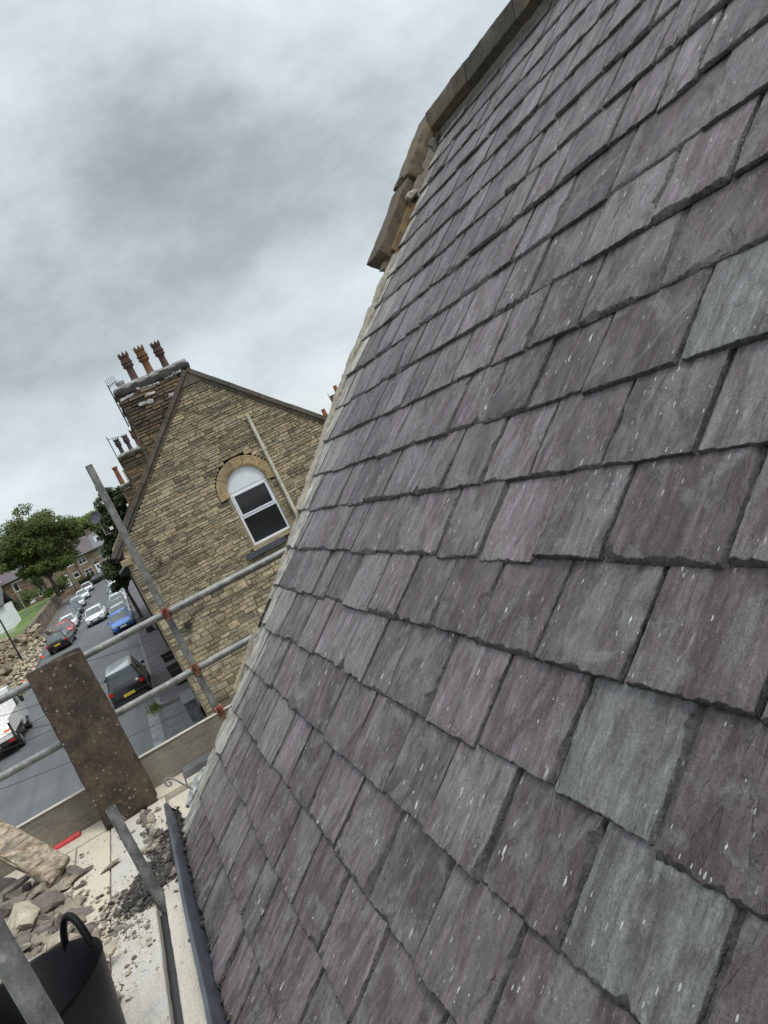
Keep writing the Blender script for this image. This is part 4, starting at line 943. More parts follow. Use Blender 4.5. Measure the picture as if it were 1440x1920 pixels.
# soil pipe
mb = MB(); mb.tube((5.77, YG - .12, -7.1), (5.77, YG - .12, 1.78), .062, 12); mb.tube((5.77, YG - .12, .48), (5.77, YG - .12, .58), .078, 12); mb.box((5.77, YG - .05, .53), (.26, .03, .05)); mb.tube((5.77, YG - .12, -2.5), (5.77, YG - .12, -2.4), .078, 12); mb.obj('soil_pipe', M['cream'], ter, loc=(5.77, YG, 0))
# floodlight and its cable
mb = MB(); mb.box((.88, YG - .14, -3.58), (.16, .10, .20)); mb.box((.88, YG - .06, -3.56), (.04, .08, .05)); mb.obj('floodlight', M['trim'], ter, loc=(.88, YG, -3.58))
mb = MB(); mb.path([(x, YG - .075, z) for x, z in ((.93, -3.5), (1.10, -3.42), (1.22, -3.33), (1.42, -3.29), (1.68, -3.30), (2.1, -3.38), (2.49, -3.42), (3.3, -3.41), (4.21, -3.43), (5.6, -3.44))], .014, 6); mb.obj('cable', M['wire'], ter, loc=(2, YG, -3.4))
mb = MB(); rg_ = random.Random(8)
for k in range(5): rock(mb, (1.0 + rg_.gauss(0, .05), YG - .06, -1.3 + rg_.gauss(0, .08)), (.12, .05, .15), seed=k, sub=2, col=(.2, .16, .1, 1))
mb.obj('broken_bracket_stone', M['rubble'], ter, loc=(1.0, YG, -1.3))
# chimney stack
def pot(mb, c, hgt, kind):
    s_ = hgt; P_ = [(.13, 0), (.135, .05), (.115, .08), (.105, .45), (.11, .47)]
    if kind == 'crown':
        P_ += [(.145, .50), (.165, .53), (.165, .56), (.145, .575), (.150, .62), (.172, .635), (.172, .665), (.15, .68), (.15, .74), (.13, .76), (.155, .82), (.158, .86), (.13, .86), (.11, .6)]
    elif kind == 'plain': P_ = [(.12, 0), (.10, .8), (.13, .84), (.13, .92), (.10, .92), (.08, .5)]
    mb.lathe(c, [(r * s_, z * s_) for r, z in P_], 18)
    if kind == 'crown':
        for k in range(8):
            a = 2 * PI * k / 8; d = Vector((math.cos(a), math.sin(a), 0)); t_ = Vector((-d.y, d.x, 0)); b = Vector(c) + d * .150 * s_ + Vector((0, 0, .845 * s_))
            mb.add([b - t_ * .055 * s_, b + t_ * .055 * s_, b + d * .02 * s_ + Vector((0, 0, .14 * s_)), b - d * .03 * s_ - t_ * .05 * s_, b - d * .03 * s_ + t_ * .05 * s_], [(0, 1, 2), (4, 3, 2), (0, 2, 3), (1, 4, 2), (0, 3, 4, 1)])
def chimney(x0, x1, y0, y1, z0, z1, pots, sc=1.0, seed=1, aerial=None, loc=None):
    c0 = Vector(((x0 + x1) / 2, (y0 + y1) / 2, z0)); ch = None
    mb = MB(); mo = MB(); mo.col = (.09, .075, .06, 1); rg_ = random.Random(seed)
    so_ = lambda a, z: max(0, min(.92, .50 + .85 * mn.noise(Vector((a * 1.3, z * 2.2, seed)))))
    kw = dict(hfun=lambda z: .15 * HR.choice([.7, 1, 1.3]), lmin=.2, lmax=.75, base=(.30, .205, .115), joint=.010, depth=.06, sooty=so_, relief=.075)
    zc = z1 - .30
    masonry(mb, mo, (x0, y0, z0), (1, 0, 0), (0, -1, 0), z0, zc, lambda z: (0, x1 - x0), rng=random.Random(seed), **kw)
    masonry(mb, mo, (x0, y1, z0), (0, -1, 0), (-1, 0, 0), z0, zc, lambda z: (0, y1 - y0), rng=random.Random(seed + 1), **kw)
    masonry(mb, mo, (x1, y0, z0), (0, 1, 0), (1, 0, 0), z0, zc, lambda z: (0, y1 - y0), rng=random.Random(seed + 2), **kw)
    ch = mb.obj('chimney', M['stone'], ter, loc=c0)
    mo.obj('chimney_core', M['mortar'], ch, loc=c0)
    mb = MB(); mb.col = (.045, .042, .036, 1); rough_box(mb, (c0.x, c0.y, z1 - .21), (x1 - x0 + .2, y1 - y0 + .2, .19), None, .07, .012, seed, .05, 3); mb.obj('cap_course', M['coping'], ch, loc=c0)
    mb = MB(); mb.col = (.32, .32, .30, 1); rough_box(mb, (c0.x, c0.y, z1 - .045), (x1 - x0 + .14, y1 - y0 + .14, .16), None, .06, .03, seed + 5, .10, 3); mb.obj('mortar_flaunching', M['mortar'], ch, loc=c0)
    for k, (px_, hgt, kind, col) in enumerate(pots):
        mb = MB(); mb.col = col; c = Vector((px_, c0.y, z1 - .02)); pot(mb, c, hgt, kind); mb.obj('chimney_pot', M['terracotta'], ch, loc=c)
    return ch
ch1 = chimney(2.32, 4.75, YG + .32, YG + 1.15, 1.7, 4.36, [(3.08, 1.12, 'crown', (.09, .045, .036, 1)), (3.64, 1.12, 'crown', (.16, .075, .035, 1)), (4.20, 1.05, 'crown', (.075, .04, .034, 1))], seed=3)
# pale repair mortar smeared on the stack
mb = MB(); rg_ = random.Random(6)
for (x, z, w, h) in ((3.0, 3.55, .5, .12), (3.25, 3.78, .35, .1), (3.9, 3.45, .3, .12), (3.75, 3.05, .2, .35), (3.6, 2.75, .25, .3), (3.3, 2.45, .18, .3), (3.05, 2.2, .14, .22), (2.8, 1.98, .12, .15), (2.55, 3.95, .5, .1), (3.3, 4.02, .8, .08), (4.2, 4.05, .6, .08)):
    mb = MB(); mb.col = (.42, .42, .40, 1); rough_box(mb, (x, YG + .25, z), (w, .05, h), Matrix.Rotation(rg_.uniform(-.2, .2), 3, 'Y'), .03, .035, int(x * 100), .06, 7)
    mb.obj('mortar_patch', M['mortar'], ch1, loc=(x, YG + .2, z))
mb = MB(); mb.lathe((2.58, YG + .75, 4.34), [(.01, 0), (.13, 0), (.13, .14), (.15, .15), (.15, .24), (.12, .25), (.01, .26)], 16); mb.obj('flue_cap', M['galv'], ch1, loc=(2.58, YG + .75, 4.34))
mb = MB(); mb.path([(2.18, YG + .6, 3.1), (2.18, YG + .6, 4.62)], .02, 6); mb.path([(2.18, YG + .6, 4.55), (2.5, YG + .3, 4.58)], .012, 6)
for k in range(6): mb.path([(2.18 + k * .055, YG + .6 - k * .05, 4.46), (2.18 + k * .055, YG + .6 - k * .05, 4.80)], .007, 5)
mb.obj('aerial', M['wire'], ch1, loc=(2.18, YG + .6, 3.1))
yb = 43.8
ch2 = chimney(2.25, 4.75, yb, yb + .9, 1.7, 3.66, [(2.50, .95, 'crown', (.055, .045, .05, 1)), (2.95, .95, 'crown', (.06, .045, .05, 1)), (3.42, 1.05, 'crown', (.11, .05, .045, 1)), (3.9, 1.0, 'crown', (.1, .05, .04, 1))], seed=13)
mb = MB(); mb.path([(2.15, yb, 2.2), (2.12, yb, 4.75)], .022, 6); mb.path([(2.12, yb, 4.6), (2.9, yb - .2, 4.45)], .012, 5)
for k in range(5): mb.path([(2.2 + k * .14, yb - .25, 4.58 - k * .03), (2.2 + k * .14, yb + .2, 4.58 - k * .03)], .009, 4)
mb.obj('aerial', M['wire'], ch2, loc=(2.15, yb, 2.2))
ch3 = chimney(2.25, 4.6, 60, 60.9, 1.6, 3.1, [(2.45, 1.5, 'plain', (.20, .08, .045, 1)), (2.95, 1.0, 'plain', (.5, .44, .34, 1)), (3.3, .9, 'plain', (.45, .36, .24, 1))], seed=17)
# satellite dish on the street wall
dc = P(180, 971, 40); mb = MB(); ds = empty('satellite_dish', (XL, 40, dc.z - 1), 'dark round satellite dish on a bent pole above the street', 'satellite dish')
z_ = Vector((-.5, -.75, .35)).normalized(); x_ = z_.orthogonal().normalized(); y_ = z_.cross(x_); vs = [dc]; fs = []
for k, (r_, o_) in enumerate(((.1, .0), (.2, -.015), (.29, -.045), (.30, -.06), (.29, -.065))):
    vs += [dc + (x_ * math.cos(2 * PI * i / 24) + y_ * math.sin(2 * PI * i / 24)) * r_ - z_ * o_ for i in range(24)]
fs = [(0, 1 + i, 1 + (i + 1) % 24) for i in range(24)] + [(1 + 24 * k + i, 1 + 24 * (k + 1) + i, 1 + 24 * (k + 1) + (i + 1) % 24, 1 + 24 * k + (i + 1) % 24) for k in range(4) for i in range(24)]
mb.add(vs, fs, True); sm = MATS.get('dish_grey') or simple('dish_grey', (.055, .06, .075), .5); mb.obj('dish', sm, ds)
mb = MB(); mb.path([dc - z_ * .02, P(186, 980, 40), P(199, 1003, 40), P(208, 999, 40), Vector((XL, 40, P(212, 996, 40).z))], .022, 8); mb.obj('pole', M['galv'], ds)
mb = MB(); mb.box(P(209, 990, 40), (.16, .1, .14)); mb.obj('wall_box', M['white'], ds)
# brick house chimneys beyond the gable's right slope
bh = empty('far_brick_house', (15, 46, gz(46)), 'partly hidden house whose orange chimney pots show above the right gable slope', 'house')
mb = MB(); mb.col = (.26, .2, .13, 1); mb.box2((12.9, 46, -7), (24, 56, -.2)); mb.obj('wall', M['farstone'], bh)
mb = MB(); mb.col = (.10, .09, .10, 1); mb.prism([(12.7, 45.7, -.3), (12.7, 56.3, -.3), (12.7, 51, .95)], (11.5, 0, 0)); mb.obj('roof', M['farslate'], bh)
for (px, py, w) in ((609, 781, .7), (631, 737, .9)):
    c = P(px, py, 49); mb = MB(); mb.col = (.20, .13, .09, 1); mb.box2((c.x - w / 2, 48.6, -.2), (c.x + w / 2, 49.3, c.z)); cc_ = mb.obj('chimney', M['farstone'], bh, loc=c)
    mb = MB(); mb.col = (.36, .12, .05, 1); mb.lathe((c.x + .05, 48.9, c.z), [(.15, 0), (.12, .4), (.15, .45), (.1, .45)], 10); mb.obj('chimney_pot', M['terracotta'], cc_, loc=c)
mb = MB(); a = P(628, 752, 49); mb.path([(a.x - .2, 48.9, a.z - .8), (a.x - .25, 48.9, a.z + .6)], .02, 5); mb.obj('aerial', M['wire'], bh, loc=a)
# ---------------------------------------------------------------- the ground and the street
def sheet(name, xs, ys, zoff, mat, kind='structure', col=(1, 1, 1, 1), zf=None):
    mb = MB(); mb.col = col; vs = [Vector((x, y, (zf(x, y) if zf else gz(y)) + zoff)) for y in ys for x in xs]; nx = len(xs)
    mb.add(vs, [(j * nx + i, j * nx + i + 1, (j + 1) * nx + i + 1, (j + 1) * nx + i) for j in range(len(ys) - 1) for i in range(nx - 1)])
    o = mb.obj(name, M[mat], loc=(xs[0], ys[0], zoff)); 
    if kind: o['kind'] = kind
    return o
sheet('ground', [-900, -60, 60, 900], [-300, 0, 100, 200, 300, 1500], -.03, 'soil', col=(.09, .10, .05, 1))
sheet('road', [-9.7, -1.42], list(range(-60, 171, 10)), 0, 'asphalt')
sheet('side_road', [-1.42, 30], [-60, 0, 14, 27.2], .004, 'asphalt')
sheet('side_road', [-1.42, .10], [27.2, 31, 35.5], .004, 'asphalt')
sheet('cross_street', [-40, 30], [150, 156.5], .008, 'asphalt')
def strip(name, x0, x1, y0, y1, hgt, mat, col, kind='structure', step=6, corner=0):
    mb = MB(); mb.col = col; n_ = max(2, int((y1 - y0) / step)); vs = []; pr = 4
    for s_ in range(n_ + 1):
        y = y0 + (y1 - y0) * s_ / n_; vs += [Vector((x0, y, gz(y) - .03)), Vector((x0, y, gz(y) + hgt)), Vector((x1, y, gz(y) + hgt)), Vector((x1, y, gz(y) - .03))]
    fs = [(s_ * 4 + q, s_ * 4 + q + 1, (s_ + 1) * 4 + q + 1, (s_ + 1) * 4 + q) for s_ in range(n_) for q in range(3)] + [(0, 3, 2, 1), tuple(n_ * 4 + q for q in range(4))]
    mb.add(vs, fs); o = mb.obj(name, M[mat], loc=(x0, y0, 0)); o['kind'] = kind; return o
strip('pavement', -1.26, .13, 36.2, 150, .11, 'paving', (.088, .086, .090, 1))
strip('kerb', -1.42, -1.262, 36.2, 150, .115, 'kerb', (.17, .165, .15, 1))
mb = MB(); mb.col = (.17, .165, .15, 1)      # rounded kerb at the corner of the side road
ks = [G(297, 1318), G(303, 1321), G(312, 1320), G(325, 1314.5), G(340, 1307), G(357, 1299)]
ks = [Vector((-1.34, 36.2, gz(36)))] + [Vector((-1.25, 35.75, gz(36))), Vector((-1.05, 35.45, gz(36))), Vector((-.6, 35.3, gz(35))), Vector((.13, 35.2, gz(35)))]
for a, b in zip(ks, ks[1:]):
    d = (b - a).normalized(); s_ = Vector((-d.y, d.x, 0)) * .07; mb.prism([a + s_, b + s_, b - s_, a - s_], (0, 0, .117))
o = mb.obj('kerb', M['kerb']); o['kind'] = 'structure'
mb = MB(); mb.col = (.088, .086, .09, 1); mb.prism([ks[0] + Vector((.07, 0, 0))] + [k + Vector((.02, .05, 0)) for k in ks[1:]] + [Vector((.13, 36.2, gz(36)))], (0, 0, .112)); o = mb.obj('pavement', M['paving']); o['kind'] = 'structure'
strip('kerb', -9.86, -9.70, 62, 150, .10, 'kerb', (.17, .165, .15, 1)); strip('pavement', -11.4, -9.862, 62, 150, .095, 'paving', (.12, .115, .105, 1))
# repaired strips and worn patches in the carriageway
for k, (x0, x1, y0, y1, c_) in enumerate(((-1.95, -1.50, 20, 35.6, (.19, .20, .20, 1)), (-1.30, -.75, 22, 35.0, (.125, .13, .13, 1)))):
    o = sheet('road_repair', [x0, x1], list(np.linspace(y0, y1, 8)), .012, 'paving', col=c_)
# grass tuft in the gutter by the kerb end
def foliage(mb, c, r, n, leaf, seed, sq=1.0, shell=.55, hue=None):
    rg_ = random.Random(seed); c = Vector(c)
    for _ in range(n):
        while True:
            d = Vector((rg_.gauss(0, 1), rg_.gauss(0, 1), rg_.gauss(0, 1)))
            if d.length > .01: break
        d.normalize(); k = (shell + (1 - shell) * rg_.random() ** .6)
        nz = mn.noise(d * 2.1 + Vector((seed, 0, 0))); k *= 1 + .34 * nz
        p = c + Vector((d.x * r[0], d.y * r[1], d.z * r[2])) * k
        a = Vector((rg_.gauss(0, 1), rg_.gauss(0, 1), rg_.gauss(0, .7))).normalized(); b = a.orthogonal().normalized(); l = leaf * rg_.uniform(.6, 1.4)
        b = (b * math.cos(rg_.random() * 6) + a.cross(b) * math.sin(rg_.random() * 6)).normalized() if False else b
        h_ = rg_.random() if hue is None else max(0, min(1, hue + rg_.uniform(-.3, .3)))
        mb.col = (h_, h_, h_, 1); s_ = b * l * .5; t_ = a * l
        mb.add([p - s_ * .2 - t_ * .5, p + s_ - t_ * .05, p + t_ * .55, p - s_ + t_ * .05], [(0, 1, 2, 3)])
def tree(base, trunk_h, trunk_r, blobs, leaf, n, mat, name, label, cat='tree', group=None, seed=1, lean_=(0, 0)):
    e_ = empty(name, base, label, cat, group); base = Vector(base); rg_ = random.Random(seed)
    mb = MB(); top = base + Vector((lean_[0], lean_[1], trunk_h)); mb.path([base, base.lerp(top, .5) + Vector((trunk_r * .3, 0, 0)), top], [trunk_r, trunk_r * .8, trunk_r * .6], 10)
    for (c, r, k) in blobs:
        c = Vector(c); mid = top.lerp(c, .5) + Vector((rg_.uniform(-.3, .3), rg_.uniform(-.3, .3), rg_.uniform(0, .4)))
        mb.path([top - Vector((0, 0, .2)), mid, c, c + Vector((rg_.uniform(-.4, .4) * r[0], 0, r[2] * .6))], [trunk_r * .45, trunk_r * .28, trunk_r * .14, trunk_r * .04], 6)
        for q in range(3):
            d = Vector((rg_.uniform(-1, 1) * r[0], rg_.uniform(-1, 1) * r[1], rg_.uniform(-.3, .9) * r[2])) * .75; mb.path([mid, mid.lerp(c + d, .6) + Vector((0, 0, .1)), c + d], [trunk_r * .18, trunk_r * .1, trunk_r * .03], 5)
    mb.obj('trunk', M['bark'], e_)
    mb = MB(); tot = sum(b[2] for b in blobs)
    for i, (c, r, k) in enumerate(blobs):
        nn = int(n * k / tot); sub = 8
        for q in range(sub):      # each limb carries several leafy clumps
            d = Vector((rg_.gauss(0, .45), rg_.gauss(0, .45), rg_.gauss(0, .45))); cc_ = Vector(c) + Vector((d.x * r[0], d.y * r[1], d.z * r[2])); f_ = rg_.uniform(.5, .75)
            foliage(mb, cc_, (r[0] * f_, r[1] * f_, r[2] * f_ * .8), nn // sub, leaf, seed * 100 + i * 10 + q, shell=.35, hue=rg_.uniform(.15, .9))
    mb.obj('crown', M[mat], e_); return e_
mb = MB()
rg = random.Random(2)
for k in range(260):
    p = Vector((-1.58 + rg.gauss(0, .12), 36.0 + rg.gauss(0, .45), gz(36) + .02)); mb.col = (rg.random(),) * 3 + (1,); a = rg.random() * 6; d = Vector((math.cos(a), math.sin(a), 0)) * .03
    mb.add([p - d, p + d, p + Vector((rg.gauss(0, .04), rg.gauss(0, .04), rg.uniform(.05, .14)))], [(0, 1, 2)])
o = mb.obj('weeds', M['leaf3'], loc=(-1.58, 36, gz(36))); o['kind'] = 'stuff'; tag(o, 'weeds growing in the gutter by the kerb end', 'weeds')
# ---- cars ------------------------------------------------------------
def car(name, label, paintm, loc, rz, kind='hatch', L=4.1, Wd=1.76, H=1.46, glassm='carglass', group=None, plate=True, roofm=None):
    e_ = empty(name, loc, label, 'car', group); hw = Wd / 2
    belt = {'hatch': .92, 'suv': 1.05, 'saloon': .90, 'estate': .92}[kind]; zb0 = .20 if kind != 'suv' else .26
    st = [(L / 2, .70, .34, .56), (L / 2 - .10, .88, .24, .66), (L / 2 - .35, .97, zb0, .76), (L * .23, 1.0, zb0, belt - .03), (L * .10, 1.0, zb0, belt), (-L * .25, 1.0, zb0, belt + .03),
          (-L / 2 + .35, .99, zb0, belt + .05), (-L / 2 + .10, .93, .24, belt + (.02 if kind != 'saloon' else .0)), (-L / 2, .84, .34, belt - .14)]
    vs = []; sec = 11
    for (y, w, z0, z1) in st:
        w *= hw; half = [(w * .86, z0), (w * .985, z0 + .10), (w, z0 + (z1 - z0) * .45), (w * .975, z1 - .07), (w * .90, z1 - .005), (w * .5, z1 + .018)]
        ring = half + [(0, z1 + .025)] + [(-x, z) for x, z in half[::-1]]; sec = len(ring)
        vs += [(x, y, z) for x, z in ring]
    fs = [(k * sec + i, (k + 1) * sec + i, (k + 1) * sec + (i + 1) % sec, k * sec + (i + 1) % sec) for k in range(len(st) - 1) for i in range(sec)] + [tuple(range(sec)), tuple((len(st) - 1) * sec + i for i in range(sec))[::-1]]
    mb = MB(); mb.add(vs, fs, True)
    o = mb.obj('body', M[paintm] if paintm in M else paintm, e_, local=True, sharp=50)
    yf = L * .225; yr = {'hatch': -L * .455, 'suv': -L * .46, 'saloon': -L * .33, 'estate': -L * .47}[kind]
    tf = yf - (.66 if kind != 'suv' else .52); tr = yr + {'hatch': .42, 'suv': .26, 'saloon': .75, 'estate': .24}[kind]
    wb, wt = hw * .90, hw * .70; zt = H - .05; zb = belt - .01
    B = [(wb * .96, yf), (wb, yf - .35), (wb, (yf + yr) / 2), (wb * .98, yr + .3), (wb * .90, yr)]; T = [(wt * .94, tf), (wt, tf - .25), (wt * 1.02, (tf + tr) / 2), (wt, tr + .25), (wt * .92, tr)]
    Bv = [(x, y, zb) for x, y in B] + [(-x, y, zb) for x, y in B[::-1]]; Tv = [(x, y, zt - (.02 if k in (0, 4) else 0)) for k, (x, y) in enumerate(T)] + [(-x, y, zt) for x, y in T[::-1]]
    mb = MB(); n_ = len(Bv); mb.add(Bv + Tv, [(i, n_ + i, n_ + (i + 1) % n_, (i + 1) % n_) for i in range(n_)], False); mb.obj('windows', M[glassm], e_, local=True)
    mb = MB(); T2 = [(x * .86, y * 1.0 - (y - (tf + tr) / 2) * .08, H) for x, y, z in Tv]
    T1 = [(x * 1.015, y, z) for x, y, z in Tv]; T0 = [(x * 1.02, y, z - .035) for x, y, z in Tv]
    mb.add(T0 + T1 + T2, [(i, n_ + i, n_ + (i + 1) % n_, (i + 1) % n_) for i in range(n_)] + [(n_ + i, 2 * n_ + i, 2 * n_ + (i + 1) % n_, n_ + (i + 1) % n_) for i in range(n_)] + [tuple(2 * n_ + i for i in range(n_))[::-1]], True)
    pm = M[paintm] if paintm in M else paintm
    mb.obj('roof', (M[roofm] if roofm else pm), e_, local=True, sharp=60)
    for s_ in (-1, 1):
        for (bx, by, tx, ty, wd) in ((wb * .97, yf - .02, wt * .96, tf, .045), (wb * .93, yr + .05, wt * .95, tr, .07), (wb, (yf + yr) / 2 + .05, wt * 1.01, (tf + tr) / 2 + .05, .035)):
            mb = MB(); mb.path([(s_ * (bx + .004), by, zb), (s_ * (tx + .008), ty, zt)], wd * .55, 6); mb.obj('pillar', pm, e_, local=True)
    R_ = .31 if kind != 'suv' else .35
    for s_ in (-1, 1):
        for y in (L / 2 - .80, -L / 2 + .78):
            mb = MB(); mb.tube((s_ * (hw - .21), y, R_), (s_ * (hw + .012), y, R_), R_, 22); wh = mb.obj('wheel', M['tyre'], e_, local=True)
            mb = MB(); mb.tube((s_ * (hw + .012), y, R_), (s_ * (hw + .022), y, R_), R_ * .64, 14); mb.obj('rim', M['rim'], wh, local=True)
            mb = MB(); mb.tube((s_ * (hw - .2), y, R_ + .02), (s_ * (hw + .003), y, R_ + .02), R_ + .055, 22); mb.obj('wheel_arch_shade', M['trim'], e_, local=True)  # black disc standing in for the shaded gap around the tyre
        mb = MB(); mb.box((s_ * hw * .70, L / 2 - .10, .66), (hw * .42, .14, .13), Matrix.Rotation(-s_ * .35, 3, 'Z')); mb.obj('headlight', M['headlamp'], e_, local=True)
        mb = MB(); mb.box((s_ * hw * .82, -L / 2 + .06, belt - .14), (hw * .24, .14, .18 if kind != 'suv' else .15), Matrix.Rotation(s_ * .22, 3, 'Z')); mb.obj('tail_light', M['lamp'], e_, local=True)
        mb = MB(); mb.box((s_ * (hw + .07), yf - .35, belt + .06), (.17, .09, .12)); mb.obj('wing_mirror', pm, e_, local=True)
    mb = MB(); mb.box((0, L / 2 - .035, .50), (hw * 1.0, .09, .16)); mb.box((0, L / 2 - .05, .33), (hw * 1.3, .10, .10)); mb.obj('grille', M['trim'], e_, local=True)
    mb = MB(); mb.box((0, L / 2 + .016, .45), (.50, .02, .11)); mb.obj('number_plate', M['wplate'], e_, local=True)
    mb = MB(); mb.box((0, -L / 2 - .008, .62), (.52, .02, .12)); mb.obj('number_plate', M['yplate'], e_, local=True)
    mb = MB(); mb.box((0, -L / 2 + .03, .36), (hw * 1.72, .12, .16)); mb.obj('rear_bumper', M['trim'] if kind in ('suv',) else pm, e_, local=True)
    e_.rotation_euler = (math.atan(.012) * math.cos(rz), 0, rz); return e_
for nm, c in dict(car_black=(.010, .010, .012), car_white=(.74, .75, .76), car_blue=(.035, .17, .55), car_silver=(.36, .38, .40), car_red=(.42, .03, .03), car_navy=(.03, .035, .085), car_grey=(.12, .13, .14), car_pale=(.52, .56, .58)).items(): M[nm] = paint(nm, c)
M['roof_sky_sheen'] = paint('roof_sky_sheen', (.34, .37, .39)); M['glass_pale'] = simple('reflecting_glass', (.07, .08, .085), .12, .4, .2, 1)  # pale roof colour on the black car paints in the sky's reflection
GR = 'cars parked along the left kerb'; GRR = 'cars parked along the right kerb'
def gl(x, y): return (x, y, gz(y) + .005)
car('parked_car', 'black estate nearest the scaffold with yellow rear number plate', 'car_black', gl(-2.28, 41.1), -.02, 'suv', 5.0, 1.74, 1.74, group=GRR, roofm='roof_sky_sheen', glassm='glass_pale')
car('parked_car', 'bright blue hatchback facing us in the right hand row', 'car_blue', gl(-2.10, 68.6), PI, 'hatch', 4.1, 1.80, 1.46, group=GRR)
for (y, p_, k_, l_) in ((74.6, 'car_silver', 'hatch', 'silver car parked directly behind the blue hatchback'), (81.2, 'car_grey', 'hatch', 'dark grey car second behind the blue hatchback'), (87.8, 'car_pale', 'hatch', 'pale silver car third behind the blue hatchback'),
                        (94.6, 'car_silver', 'hatch', 'silver car fourth behind the blue hatchback, partly under the tree'), (101.4, 'car_black', 'hatch', 'black car fifth behind the blue hatchback, under the tree'), (108.2, 'car_white', 'hatch', 'white car sixth behind the blue hatchback, below the tree'), (115.4, 'car_pale', 'hatch', 'pale car at the far end of the right hand row')):
    car('parked_car', l_, p_, gl(-2.08, y), PI, k_, 4.1, 1.76, 1.48, group=GRR)
car('moving_car', 'white hatchback driving towards us in the middle of the road', 'car_white', gl(-4.45, 85.0), PI - .06, 'hatch', 4.3, 1.90, 1.48)
car('parked_car', 'black hatchback at the rubble with bright red tail lights', 'car_black', gl(-7.60, 78.0), -.10, 'hatch', 4.3, 1.92, 1.55, group=GR)
car('parked_car', 'red car half hidden behind the black hatchback', 'car_red', gl(-7.55, 85.2), PI - .02, 'hatch', 3.9, 1.74, 1.50, group=GR)
car('parked_car', 'white small car right behind the red one', 'car_white', gl(-7.45, 91.5), PI - .02, 'hatch', 3.9, 1.76, 1.46, group=GR)
car('parked_car', 'grey car between two white and navy cars in the left row', 'car_grey', gl(-7.5, 98.2), PI - .02, 'hatch', 4.0, 1.76, 1.50, group=GR)
car('parked_car', 'navy blue car in the middle of the left row', 'car_navy', gl(-7.45, 106.0), PI - .02, 'hatch', 4.1, 1.78, 1.52, group=GR)
car('parked_car', 'pale silver car in the left row behind the navy one', 'car_pale', gl(-7.3, 115.5), PI, 'hatch', 4.0, 1.78, 1.50, group=GR)
car('parked_car', 'white car in the left row behind the pale silver one', 'car_white', gl(-6.95, 127.5), PI + .03, 'hatch', 4.1, 1.80, 1.46, group=GR)
car('parked_car', 'white car with black windows, farthest of the left row', 'car_white', gl(-6.6, 141.5), PI, 'hatch', 4.0, 1.76, 1.48, 'glass', group=GR)
car('parked_car', 'black estate parked side on in front of the far houses', 'car_black', (-5.3, 154.2, gz(154) + .01), PI / 2, 'estate', 4.6, 1.8, 1.46)
# ---- white tipper truck
tx, ty = -8.80, 42.5; tk = empty('tipper_truck', (tx, ty + 2.6, gz(ty + 2)), 'white flatbed tipper truck cut off by the left edge', 'truck')
def tb_(name, mat, *boxes, par=tk):
    mb = MB()
    for a, b in boxes: mb.box2(a, b)
    return mb.obj(name, M[mat], par, loc=Vector(boxes[0][0]))
g0 = gz(ty + 2)
tb_('chassis', 'trim', ((tx - .85, ty + .1, g0 + .50), (tx + .85, ty + 5.6, g0 + .72)))
tb_('load_bed', 'white', ((tx - 1.02, ty, g0 + .90), (tx + 1.02, ty + 3.5, g0 + .96)), ((tx - 1.02, ty, g0 + .74), (tx + 1.02, ty + .05, g0 + .90)))
tb_('side_board', 'white', ((tx + .98, ty, g0 + .965), (tx + 1.02, ty + 3.5, g0 + 1.62)))
tb_('side_board', 'white', ((tx - 1.02, ty, g0 + .965), (tx - .98, ty + 3.5, g0 + 1.62)))
tb_('headboard', 'white', ((tx - 1.02, ty + 3.45, g0 + .965), (tx + 1.02, ty + 3.52, g0 + 2.6)))
tb_('tail_frame', 'trim', ((tx + .90, ty - .06, g0 + .72), (tx + 1.0, ty - .005, g0 + 1.45)), ((tx - 1.0, ty - .06, g0 + .55), (tx + 1.0, ty - .005, g0 + .72)))
mb = MB(); pr = [(ty + 3.65, .75), (ty + 3.65, 2.55), (ty + 4.6, 2.58), (ty + 5.25, 1.55), (ty + 5.85, 1.30), (ty + 5.95, .6), (ty + 3.65, .5)]
mb.prism([(tx - .95, y, g0 + z) for y, z in pr], (1.9, 0, 0)); mb.obj('cab', M['car_white'], tk, loc=(tx, ty + 4.5, g0 + 1))
mb = MB()
for s_ in (-1, 1): mb.prism([(tx + s_ * .955, y, g0 + z) for y, z in ((ty + 3.9, 1.45), (ty + 3.9, 2.1), (ty + 4.5, 2.12), (ty + 5.1, 1.5))], (s_ * .01, 0, 0))
mb.prism([(tx - .85, ty + 4.68, g0 + 2.22), (tx + .85, ty + 4.68, g0 + 2.22), (tx + .85, ty + 5.24, g0 + 1.60), (tx - .85, ty + 5.24, g0 + 1.60)], (0, .01, .012)); mb.obj('windows', M['carglass'], tk, loc=(tx, ty + 4.5, g0 + 1.8))
for s_ in (-1, 1):
    for y in (ty + .95, ty + 4.75):
        mb = MB(); mb.tube((tx + s_ * .70, y, g0 + .36), (tx + s_ * 1.0, y, g0 + .36), .36, 20); w_ = mb.obj('wheel', M['tyre'], tk, loc=(tx + s_ * .9, y, g0 + .36))
        mb = MB(); mb.tube((tx + s_ * 1.0, y, g0 + .36), (tx + s_ * 1.012, y, g0 + .36), .19, 12); mb.obj('rim', M['rim'], w_, loc=(tx + s_ * 1.0, y, g0 + .36))
    mb = MB(); mb.box((tx + s_ * 1.15, ty + 4.95, g0 + 1.6), (.18, .1, .32)); mb.obj('wing_mirror', M['trim'], tk, loc=(tx + s_, ty + 4.95, g0 + 1.6))
    mb = MB(); mb.box((tx + s_ * .75, ty - .07, g0 + .64), (.3, .03, .10)); mb.obj('tail_light', M['lamp'], tk, loc=(tx + s_ * .7, ty, g0 + .64))
